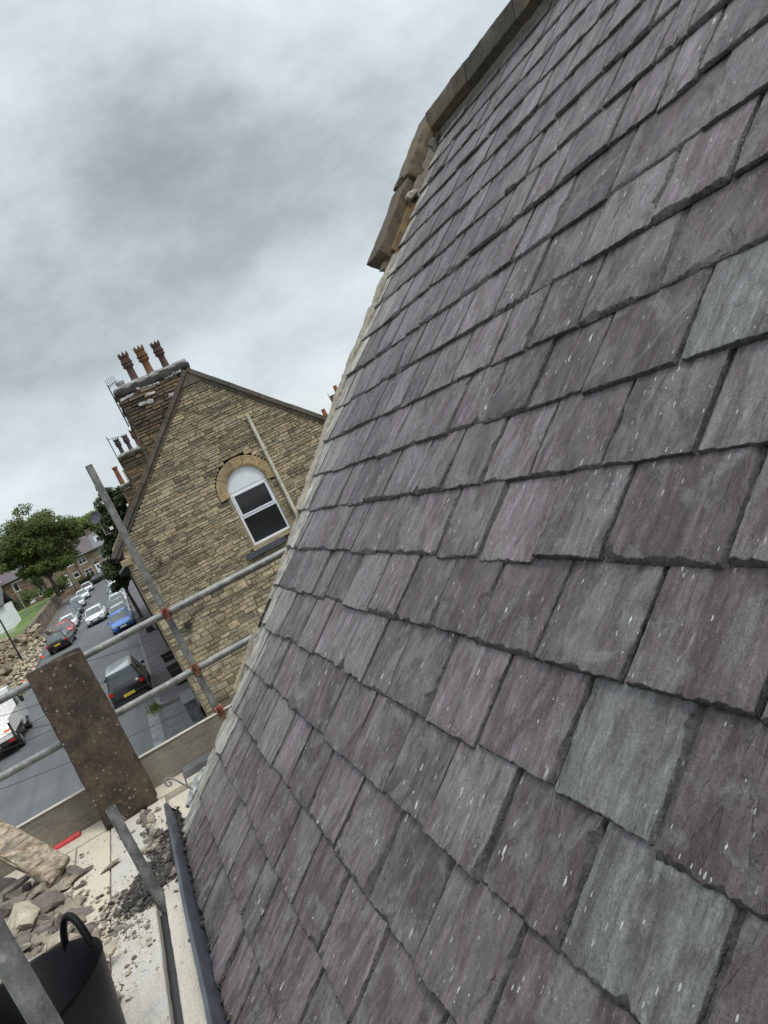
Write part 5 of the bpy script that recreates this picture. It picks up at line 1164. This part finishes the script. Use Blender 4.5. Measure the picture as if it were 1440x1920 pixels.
mb = MB(); mb.box((tx - .1, ty - .075, g0 + .60), (.52, .02, .12)); mb.obj('number_plate', M['yplate'], tk, loc=(tx, ty, g0 + .6))
mb = MB(); mb.box((tx + .55, ty + 1.0, g0 + 1.0), (.26, .3, .08)); tag(mb.obj('orange_bag', M['orange'], loc=(tx + .55, ty + 1.0, g0 + .96)), 'small orange bag lying in the bed of the white truck', 'bag')
# ---- bins, planter by the gable
def bin_(c, label, mat='trim'):
    e_ = empty('wheelie_bin', c, label, 'bin', 'bins on the right pavement'); c = Vector(c); mb = MB(); vs = [(-.22, -.24, .05), (.22, -.24, .05), (.22, .24, .05), (-.22, .24, .05), (-.28, -.32, .95), (.28, -.32, .95), (.28, .30, .95), (-.28, .30, .95)]
    mb.add([c + Vector(v) for v in vs], [(0, 3, 2, 1), (0, 1, 5, 4), (1, 2, 6, 5), (2, 3, 7, 6), (3, 0, 4, 7), (4, 5, 6, 7)]); mb.obj('body', M[mat], e_)
    mb = MB(); mb.prism([c + Vector(v) for v in ((-.30, -.36, .96), (.30, -.36, .96), (.30, .34, 1.02), (-.30, .34, 1.02))], (0, 0, .04)); mb.obj('lid', M[mat], e_)
    for s_ in (-1, 1): mb = MB(); mb.tube(c + Vector((s_ * .26, .26, .10)), c + Vector((s_ * .22, .26, .10)), .10, 12); mb.obj('wheel', M['tyre'], e_)
bin_((-.45, 58.5, gz(58) + .11), 'black wheelie bin on the pavement beside the blue car')
bin_((-.18, 41.2, gz(41) + .11), 'black wheelie bin with grey lid against the gable corner, farther one'); bin_((-.16, 37.6, gz(37) + .11), 'small dark bin against the house corner, nearer one')
mb = MB(); mb.box2((-.42, 30.6, gz(30)), (.02, 32.4, gz(30) + .75)); mb.box2((-.44, 30.5, gz(30) + .75), (.04, 32.5, gz(30) + .80)); tag(mb.obj('meter_cabinet', M['lead'], loc=(-.2, 31, gz(31))), 'grey green low cabinet at the foot of the gable corner', 'cabinet')
# ---- left side: boundary wall, lawn, collapsed bank, rubble
lw = empty('garden_wall', (-11.4, 120, gz(120)), 'long stone retaining wall below the lawn on the left of the street', 'wall')
mb = MB(); mo = MB(); mo.col = (.15, .13, .10, 1)
kw = dict(hfun=lambda z: .17, lmin=.25, lmax=.6, base=(.235, .19, .13), joint=.02, depth=.05, sooty=lambda a, z: max(0, min(.6, .2 + mn.noise(Vector((a * .5, z, 2))))), relief=.06)
sl_ = .012; masonry(mb, mo, (-11.4, 150, gz(150)), (0, -1, -sl_), (1, 0, 0), 0, 1.75, lambda z: (0, 57.5 - max(0, z - .5) * 3), rng=random.Random(2), **kw)
masonry(mb, mo, (-11.9, 150, gz(150)), (1, 0, 0), (0, 1, 0), 0, 1.75, lambda z: (0, .5), rng=random.Random(2), **kw)
mb.obj('masonry', M['stone'], lw); mo.obj('core', M['mortar'], lw)
mb = MB(); rg = random.Random(4); y = 94.0
while y < 150:
    l = rg.uniform(.4, .9); mb.col = stone_col((.2, .17, .13), .25, rg); rough_box(mb, (-11.6, y + l / 2, gz(y) + 1.83 + rg.uniform(-.03, .05)), (.5, l * .95, .2), None, .15, .03, int(y * 10), .1, 2); y += l
mb.obj('cope_stones', M['coping'], lw)
def bank(x, y):
    e_ = min(1, max(0, (-11.2 - x) / 2.0)); n_ = mn.noise(Vector((x * .25, y * .25, 0))) * .35 + mn.noise(Vector((x * .9, y * .9, 4))) * .16
    return gz(y) + e_ * 1.9 + n_ * (1 - .3 * e_)
xs = [-40, -30, -24, -20] + [-18 + .5 * i for i in range(15)] + [-10.6]
sheet('earth_bank', xs, [40 + 1.0 * i for i in range(54)], 0, 'soil', col=(.16, .125, .08, 1), zf=lambda x, y: bank(x, y) - (0.5 if x > -10.8 else 0))
def lawnz(x, y): return gz(y) + 1.62 + .02 * (-11.5 - x)
mb = MB(); mb.col = (.15, .12, .08, 1); rough_box(mb, (-20.9, 93.6, gz(93) + .3), (18, 1.6, 2.9), None, .5, .12, 3, .2, 1)
earth = mb.obj('earth_bank', M['soil'], loc=(-20, 93.6, gz(93))); earth['kind'] = 'structure'
sheet('lawn', [-60, -30, -20, -16, -13, -11.85], [93, 100, 110, 120, 130, 140, 149.9], 0, 'lawn', zf=lawnz)
mb = MB(); rg = random.Random(12)
for k in range(900):
    y = rg.uniform(60, 94); x = -10.9 + rg.gauss(0, .55) - (y - 76) * .01; s_ = rg.choice([.12, .18, .25, .35, .5]); hh = max(0, .75 * math.exp(-((x + 11) / .8) ** 2)) * rg.random()
    if x > -9.9 and y > 70: continue
    rock(mb, (x, y, gz(y) + hh + s_ * .2), (s_, s_ * .8, s_ * .55), seed=k, sub=1, cuts=6, col=stone_col((.36, .31, .22), .35, rg))
o = mb.obj('street_rubble', M['rubble'], loc=(-10.9, 78, gz(78))); o['kind'] = 'stuff'; tag(o, 'long heap of pale rubble from the collapsed wall on the left kerb', 'rubble')
mb = MB(); rg = random.Random(33)
for k in range(420):
    y = rg.uniform(50, 93); x = rg.uniform(-17, -11.5); s_ = rg.choice([.2, .3, .4, .6, .9]); rock(mb, (x, y, bank(x, y) + s_ * .05), (s_, s_, s_ * .5), seed=k, sub=1, cuts=7, col=stone_col((.24, .195, .13), .4, rg))
o = mb.obj('bank_rocks', M['rubble'], loc=(-14, 70, gz(70))); o['kind'] = 'stuff'; tag(o, 'rocks and clods strewn over the bare earth bank', 'rocks')
mb = MB()
for k in range(150):
    y = rg.uniform(90.5, 95); x = -11.9 + rg.gauss(0, .6); s_ = rg.choice([.4, .6, .8]); rock(mb, (x, y, gz(y) + rg.random() * 1.7), (s_, s_, s_ * .6), seed=k, sub=1, cuts=7, col=stone_col((.26, .21, .145), .3, rg))
o = mb.obj('collapsed_stones', M['rubble'], loc=(-11.4, 92, gz(92))); o['kind'] = 'stuff'; tag(o, 'tumbled stones at the broken end of the lawn wall', 'rubble')
def cone(c, label, tilt=0):
    e_ = empty('traffic_cone', c, label, 'traffic cone', 'traffic cones'); c = Vector(c)
    mb = MB(); mb.box(c + Vector((0, 0, .03)), (.42, .42, .05)); mb.lathe(c, [(.16, .055), (.125, .25)], 14); mb.lathe(c, [(.09, .45), (.06, .58)], 14); mb.obj('body', M['orange'], e_)
    mb = MB(); mb.lathe(c, [(.126, .25), (.09, .45)], 14); mb.lathe(c, [(.061, .58), (.03, .78), (.0, .78)], 14); mb.obj('white_band', M['white'], e_)
cone(Vector(G(67, 1262)), 'orange and white traffic cone closest to the leaning slab top'); cone(Vector(G(50, 1288)), 'orange and white cone beside the white truck'); cone(Vector(G(79, 1234)), 'orange cone by the black hatchback')
# ---- lamp posts
def lamp(base, h, label, mat='trim', arm=True, r=.07):
    b = Vector(base); e_ = empty('street_lamp', b, label, 'street lamp', 'street lamps'); mb = MB(); mb.tube(b, b + Vector((0, 0, 1.2)), r * 1.3, 10); mb.tube(b + Vector((0, 0, 1.2)), b + Vector((0, 0, h)), r, 10, r * .65)
    mb.obj('post', M[mat], e_); mb = MB(); mb.path([b + Vector((0, 0, h - .05)), b + Vector((.25, 0, h + .12)), b + Vector((.6, -.1, h + .15))], r * .5, 6); mb.obj('arm', M[mat], e_)
    mb = MB(); mb.box(b + Vector((.85, -.1, h + .13)), (.6, .24, .10)); mb.obj('lantern', M['rim'], e_)
l1 = G(48, 1250); lamp(l1, 6.6, 'dark lamp post rising from the rubble at the left edge', 'trim', r=.085)
l2 = G(77, 1199); lamp((l2.x + .1, l2.y, gz(l2.y)), 6.6, 'pale grey lamp post in front of the lawn wall', 'galv', r=.06)
lamp((-8.8, 151, gz(151)), 6.4, 'slim dark lamp post at the far junction before the houses', 'trim', r=.08)
# ---- trees and bushes
YT = 134.0
def Pb(px, py, r, k, Y=YT): 
    p = P(px, py, Y); return (tuple(p), r, k)
TB_ = (P(93, 1083, YT).x, YT, lawnz(-14, YT))
tree(TB_, 3.2, .38, [Pb(70, 975, (2.4, 2.4, 1.9), 1.2), Pb(38, 990, (2.3, 2.3, 1.9), 1.2), Pb(100, 985, (2.5, 2.4, 2.0), 1.3), Pb(20, 1020, (2.0, 2.2, 1.8), 1.0), Pb(60, 1015, (2.8, 2.6, 2.2), 1.5), Pb(95, 1020, (2.6, 2.6, 2.2), 1.5), Pb(125, 1000, (2.0, 2.2, 1.8), 1.0), Pb(45, 1050, (2.6, 2.4, 1.6), 1.3), Pb(88, 1055, (2.3, 2.4, 1.5), 1.2), Pb(8, 1045, (1.8, 2, 1.5), .8), Pb(120, 1030, (1.6, 1.8, 1.5), .8), Pb(70, 1000, (2.6, 2.4, 2.2), 1.3), Pb(30, 1035, (2.4, 2.4, 2.0), 1.2), Pb(75, 1035, (2.6, 2.4, 2.2), 1.4), Pb(110, 1055, (1.6, 2, 1.2), .8), Pb(62, 1065, (2.2, 2.2, 1.2), 1)], .24, 46000, 'leaf1', 'broadleaf_tree', 'huge round broadleaf tree on the lawn left of the road end', seed=5)
tree((P(140, 1060, 176).x, 176, gz(176)), 6, .3, [(tuple(P(140, 998, 176)), (3.4, 3, 2.6), 1), (tuple(P(130, 1015, 176)), (3, 3, 2.4), 1), (tuple(P(155, 1005, 176)), (3, 3, 2.2), 1)], .36, 6500, 'leaf1', 'broadleaf_tree', 'mid green tree behind the far roofs between two others', 'tree', 'trees behind the far houses', 11)
tree((P(175, 1060, 182).x, 182, gz(182)), 6, .3, [(tuple(P(172, 978, 182)), (3.6, 3, 2.6), 1), (tuple(P(185, 970, 182)), (3.2, 3, 2.6), 1), (tuple(P(178, 1000, 182)), (3.6, 3, 2.6), 1), (tuple(P(160, 995, 182)), (2.8, 3, 2.2), 1)], .36, 8500, 'leaf3', 'broadleaf_tree', 'bright yellow green tree behind the far roofs', 'tree', 'trees behind the far houses', 12)
tree((P(0, 1080, 176).x - 2, 176, gz(176)), 7, .3, [(tuple(P(0, 1035, 176)), (3.2, 3, 2.6), 1), (tuple(P(-20, 1045, 176)), (3.6, 3, 2.6), 1), (tuple(P(10, 1055, 176)), (2.6, 3, 2.2), 1)], .36, 5500, 'leaf3', 'broadleaf_tree', 'light green tree at the left picture edge above the roofs', 'tree', 'trees behind the far houses', 13)
YD = 62.0
tree((.35 - 1.0, YD, gz(YD) + .1), 3.0, .16, [(tuple(P(232, 925, YD)), (.95, .9, .9), 1), (tuple(P(210, 955, YD)), (.8, .9, .9), 1), (tuple(P(200, 925, YD)), (.38, .5, .6), .35), (tuple(P(222, 985, YD)), (1.0, 1, 1.0), 1.2), (tuple(P(200, 1000, YD)), (.75, .8, .8), .8), (tuple(P(212, 1030, YD)), (.9, .9, .9), 1), (tuple(P(228, 1075, YD)), (.75, .8, .9), 1), (tuple(P(205, 1065, YD)), (.75, .8, .8), 1), (tuple(P(240, 1000, YD)), (.9, .8, 1.2), 1), (tuple(P(225, 1100, YD)), (.5, .6, .5), .6)], .15, 26000, 'leaf2', 'street_tree', 'dark leaved tree overhanging the right row of cars beside the gable', seed=21)
def bush(c, r, n, mat, label, seed, leaf=.22, group='bushes and small trees on the lawn'):
    e_ = empty('bush', (c[0], c[1], c[2] - r[2]), label, 'bush', group); mb = MB(); rg_ = random.Random(seed)
    b = Vector((c[0], c[1], c[2] - r[2]))
    for k in range(5): mb.path([b, b + Vector((rg_.uniform(-.4, .4) * r[0], rg_.uniform(-.4, .4) * r[1], r[2])), b + Vector((rg_.uniform(-.7, .7) * r[0], rg_.uniform(-.7, .7) * r[1], r[2] * 1.6))], [.06, .04, .015], 5)
    mb.obj('stem', M['bark'], e_); mb = MB()
    for q in range(6):
        d = Vector((rg_.gauss(0, .42) * r[0], rg_.gauss(0, .42) * r[1], rg_.gauss(0, .35) * r[2])); foliage(mb, Vector(c) + d, [x * .6 for x in r], n // 6, leaf, seed * 10 + q, shell=.3, hue=rg_.uniform(.2, .9))
    mb.obj('foliage', M[mat], e_)
bush(tuple(P(106, 1100, 141)), (1.6, 1.5, 1.3), 1500, 'leaf1', 'broad green bush at the wall end in front of the white door', 31)
bush(tuple(P(70, 1092, 146)), (1.1, 1.2, 1.5), 1100, 'leaf2', 'dark conical bush left of the big trunk', 32)
bush(tuple(P(48, 1120, 128)), (1.2, 1.2, 1.1), 1100, 'leaf1', 'yellowish small tree on the lawn near the wall', 33)
bush(tuple(P(26, 1137, 122)), (1.2, 1.2, .9), 900, 'leaf2', 'low bush at the lawn edge by the white building', 34)
bush(tuple(P(90, 1112, 134)), (1.0, 1, .8), 700, 'leaf3', 'bright green bush under the big tree by the wall', 35)
mb = MB(); rg = random.Random(9)
for k in range(1600):
    x = rg.uniform(-8.0, -5.2); z = rg.uniform(0, 1.0); p = Vector((x, 155.8 + rg.uniform(-.3, .3), gz(156) + .9 + z * .8)); h_ = rg.random(); mb.col = (h_, h_, h_, 1); a = Vector((rg.gauss(0, 1), rg.gauss(0, 1), rg.gauss(0, 1))).normalized(); b = a.orthogonal() * .12
    mb.add([p - b, p + a * .2, p + b, p - a * .2], [(0, 1, 2, 3)])
hd = mb.obj('hedge', M['leaf2'], loc=(-6.6, 155.8, gz(156))); tag(hd, 'clipped dark hedge above the garden wall of the far terrace', 'hedge')
mb = MB(); mo = MB(); mo.col = (.15, .11, .08, 1); masonry(mb, mo, (-16, 155.2, gz(155)), (1, 0, 0), (0, -1, 0), 0, 1.0, lambda z: (0, 11.2), rng=random.Random(5), hfun=lambda z: .2, lmin=.3, lmax=.7, base=(.25, .17, .11), depth=.04)
w_ = empty('front_garden_wall', (-10, 155.2, gz(155)), 'low stone wall in front of the far terrace', 'wall'); mb.obj('masonry', M['stone'], w_); mo.obj('core', M['mortar'], w_)
# ---- houses at the end of the street and on the left
def far_house(name, label, x0, x1, y, zb, ze, rise, depth, wins, doors=(), col=(.27, .215, .14), roofc=(.10, .085, .092), chim=(), verge=True, cat='house'):
    e_ = empty(name, ((x0 + x1) / 2, y, zb), label, cat, 'houses at the end of the street'); 
    mb = MB(); mo = MB(); mo.col = tuple(c * .6 for c in col) + (1,)
    hl = lambda a, b: [(wx - ww / 2 - x0, wx + ww / 2 - x0) for (wx, wz, ww, wh) in list(wins) + list(doors) if b > wz - wh / 2 and a < wz + wh / 2]
    masonry(mb, mo, (x0, y, zb), (1, 0, 0), (0, -1, 0), zb, ze, lambda z: (0, x1 - x0), hl, hfun=lambda z: .24, lmin=.4, lmax=.9, base=col, joint=.02, depth=.03, rng=random.Random(int(x0 * 10) % 97), relief=.03)
    for s_, xx in ((-1, x0), (1, x1)): mb.col = (*col, 1); mb.box2((xx - .15 if s_ > 0 else xx, y + .03, zb), (xx if s_ > 0 else xx + .15, y + depth, ze)); mb.prism([(xx - s_ * .01, y + .03, ze), (xx - s_ * .01, y + depth, ze), (xx - s_ * .01, y + depth / 2, ze + rise)], (-s_ * .14, 0, 0))
    mb.obj('wall', M['stone'], e_); mo.obj('mortar_bed', M['mortar'], e_)
    mb = MB(); mb.box2((x0 + .1, y + .35, zb), (x1 - .1, y + .45, ze)); mb.obj('interior', M['dark'], e_)
    mb = MB(); mb.col = (*roofc, 1); q = .35
    for (ya, yb_) in ((y - q, y + depth / 2), (y + depth + q, y + depth / 2)):
        za = ze - q * rise / (depth / 2) + .08
        mb.prism([(x0, ya, za), (x1, ya, za), (x1, yb_, ze + rise + .08), (x0, yb_, ze + rise + .08)], (0, 0, .10))
    rf = mb.obj('roof', M['farslate'], e_)
    mb = MB(); mb.box2((x0, y - q - .12, ze - .12), (x1, y - q, ze + .02)); mb.obj('gutter', M['trim'], e_)
    if verge:
        mb = MB(); mb.col = (.34, .31, .25, 1); za = ze - q * rise / (depth / 2) + .2; mb.prism([(x0 - .05, y - q, za), (x0 + .2, y - q, za), (x0 + .2, y + depth / 2, ze + rise + .2), (x0 - .05, y + depth / 2, ze + rise + .2)], (0, 0, .12)); mb.obj('verge_coping', M['coping'], rf)
    for k, (wx, wz, ww, wh) in enumerate(wins):
        mb = MB(); t_ = .09; a, b, c, d = wx - ww / 2, wx + ww / 2, wz - wh / 2, wz + wh / 2
        mb.box2((a, y + .02, c), (a + t_, y + .12, d)); mb.box2((b - t_, y + .02, c), (b, y + .12, d)); mb.box2((a + t_, y + .02, c), (b - t_, y + .12, c + t_)); mb.box2((a + t_, y + .02, d - t_), (b - t_, y + .12, d))
        if ww > 1.0: mb.box2((wx - .04, y + .02, c + t_), (wx + .04, y + .12, d - t_)); mb.box2((a + t_, y + .03, c + wh * .62), (wx - .04, y + .11, c + wh * .62 + .07)); mb.box2((wx + .04, y + .03, c + wh * .62), (b - t_, y + .11, c + wh * .62 + .07))
        w_ = mb.obj('window', M['upvc'], e_, loc=(wx, y, wz)); mb = MB(); mb.box2((a + t_, y + .08, c + t_), (b - t_, y + .09, d - t_)); mb.obj('pane', M['glass'], w_, loc=(wx, y, wz))
        mb = MB(); mb.col = (.42, .38, .28, 1); mb.box2((a - .12, y - .07, c - .16), (b + .12, y + .02, c)); mb.box2((a - .12, y - .05, d), (b + .12, y + .02, d + .2)); mb.obj('stone_dressing', M['kerb'], e_, loc=(wx, y, c))
    for (wx, wz, ww, wh) in doors:
        mb = MB(); mb.box2((wx - ww / 2, y + .02, wz - wh / 2), (wx + ww / 2, y + .10, wz + wh / 2)); d_ = mb.obj('door', M['upvc'], e_, loc=(wx, y, wz)); mb = MB(); mb.box2((wx - ww * .18, y + .012, wz + .1), (wx + ww * .18, y + .019, wz + wh * .38)); mb.obj('door_glass', M['glass'], d_, loc=(wx, y, wz))
    for (cx, w, hgt) in chim:
        mb = MB(); mb.col = (.17, .13, .10, 1); zc = ze + rise; mb.box2((cx - w / 2, y + depth / 2 - .35, zc - .6), (cx + w / 2, y + depth / 2 + .35, zc + hgt)); mb.box2((cx - w / 2 - .08, y + depth / 2 - .43, zc + hgt), (cx + w / 2 + .08, y + depth / 2 + .43, zc + hgt + .12)); c_ = mb.obj('chimney', M['farstone'], rf, loc=(cx, y + depth / 2, zc))
    return e_
yh = 157.0; zg = gz(157) + .2
far_house('terraced_house', 'stone terrace house at the road end with square white framed windows', -7.1, -3.2, yh, zg, -.05, 2.75, 8, [(-5.95, -1.0, 1.35, 1.1), (-5.75, -3.55, 1.5, 1.5)], [(-4.0, -3.6, .95, 2.1)], chim=[(-6.2, 1.3, .9)])
far_house('terraced_house', 'grey rendered house at the road end with mullioned windows and white dormer', -3.2, 1.4, yh + .02, zg, -.05, 2.75, 8, [(-1.75, -.95, 1.6, 1.3), (-2.2, -3.4, 1.5, 1.4)], [], col=(.33, .31, .27), roofc=(.15, .15, .16), chim=[(-2.9, 1.0, .9)])
mb = MB(); mb.box2((-2.6, yh + 1.2, .6), (-1.0, yh + 3.2, 1.95)); 
dm = empty('dormer', (-1.8, yh + 1.2, .6), 'x', 'dormer'); bpy.data.objects.remove(dm)
par = [o for o in bpy.data.objects if o.name.startswith('terraced_house')][-1]
dmo = mb.obj('dormer', M['upvc'], par, loc=(-1.8, yh + 1.2, .6)); mb = MB(); mb.box2((-2.1, yh + 1.17, .95), (-1.4, yh + 1.19, 1.6)); mb.obj('pane', M['glass'], dmo, loc=(-1.8, yh + 1.2, 1.2))
far_house('terraced_house', 'brown stone house left of the square windowed one, with white garage door', -13.2, -7.15, yh + .3, zg, .45, 2.6, 8, [(-8.15, -.35, 1.2, 1.15), (-7.9, -2.9, 1.0, .8), (-11.2, -.3, 1.2, 1.1)], [(-9.75, -3.05, 1.35, 2.3), (-11.4, -3.3, 1.0, 2.0)], chim=[(-10.0, 1.3, .8)])
far_house('terraced_house', 'reddish stone house behind the big tree trunk with a lone white window', -19.6, -13.3, yh + 1, zg, 1.15, 2.7, 8, [(-14.6, .25, 1.3, 1.2), (-14.4, -2.9, 1.2, 1.1), (-17.7, -.1, 1.0, 1.6)], [(-16.4, -2.9, .9, 2.0)], col=(.26, .18, .12), chim=[(-18.4, 1.4, .9)])
far_house('terraced_house', 'house with tall white bay windows at the left picture edge', -26.5, -19.7, yh - 6, zg, 1.0, 2.9, 9, [(-21.0, -.6, .9, 2.0), (-22.4, -.6, .9, 2.0), (-24.6, -.6, 1.2, 1.9), (-21.0, -3.4, .9, 1.9), (-22.4, -3.4, .9, 1.9), (-24.6, -3.4, 1.2, 1.9)], [], col=(.28, .24, .18), chim=[(-22, 1.4, 1.0)])
# white rendered building and railing at the left edge
wb_ = empty('white_building', (-19, 112, gz(112)), 'white rendered building with dark roof at the left picture edge', 'building'); ex_x = P(20, 1176, 112).x
mb = MB(); ex_x = P(33, 1196, 112).x + .3; mb.box2((ex_x - 9, 112, gz(112) + .5), (ex_x, 121, P(8, 1150, 112).z + .9)); mb.obj('wall', M['render'], wb_)
zt2 = P(8, 1150, 112).z + .9; mb = MB(); mb.col = (.06, .06, .065, 1); mb.prism([(ex_x - 9.2, 111.7, zt2), (ex_x + .2, 111.7, zt2), (ex_x + .2, 116.5, zt2 + 1.6), (ex_x - 9.2, 116.5, zt2 + 1.6)], (0, 0, .15)); mb.prism([(ex_x - 9.2, 121.3, zt2), (ex_x + .2, 121.3, zt2), (ex_x + .2, 116.5, zt2 + 1.6), (ex_x - 9.2, 116.5, zt2 + 1.6)], (0, 0, .15)); mb.obj('roof', M['farslate'], wb_)
mb = MB(); mb.box2((ex_x - 3.2, 111.97, zt2 - 1.5), (ex_x - 2.0, 111.99, zt2 - .4)); mb.obj('window', M['glass'], wb_)
rl = empty('railing', (ex_x - 1, 104, gz(104) + 1.8), 'white metal railing in front of the white building', 'railing'); mb = MB(); zr = bank(-15, 92) + .1; xr_ = ex_x
for k in range(34): mb.tube((xr_ - 3.4 + k * .13, 104, gz(104) + 1.5), (xr_ - 3.4 + k * .13, 104, gz(104) + 2.7), .018, 5)
mb.obj('bars', M['white'], rl); mb = MB(); mb.tube((xr_ - 3.5, 104, gz(104) + 2.7), (xr_ + 1.0, 104, gz(104) + 2.7), .03, 6); mb.obj('top_rail', M['white'], rl)
# ---- overhead telephone wires
wires = [((-60, 1493), (372, 1326), 24, 27.8), ((-60, 1290), (330, 1190), 24, 27.8), ((-60, 1425), (350, 1250), 24, 27.8), ((-60, 1352), (335, 1228), 24, 27.8), ((-60, 1382), (360, 1290), 24, 27.8), ((-60, 1405), (330, 1205), 24, 27.8)]
wlab = ['lowest wire crossing just above the toe board', 'highest wire passing over the near black estate', 'wire crossing the estate rear window', 'wire crossing the middle of the estate roof', 'wire passing behind the lower guard rail', 'steeper wire crossing the estate roof']
for (a, b, ya, yb2), lb in zip(wires, wlab):
    pa_ = P(a[0], a[1], ya); pb_ = P(b[0], b[1], yb2); pa_ = pa_ + (pa_ - pb_) * .5
    mb = MB(); mb.path([pa_.lerp(pb_, t_) - Vector((0, 0, .25 * 4 * t_ * (1 - t_) - .10)) for t_ in np.linspace(0, 1, 14)], .008, 5); tag(mb.obj('overhead_wire', M['wire'], loc=pb_), lb, 'wire', 'overhead wires')
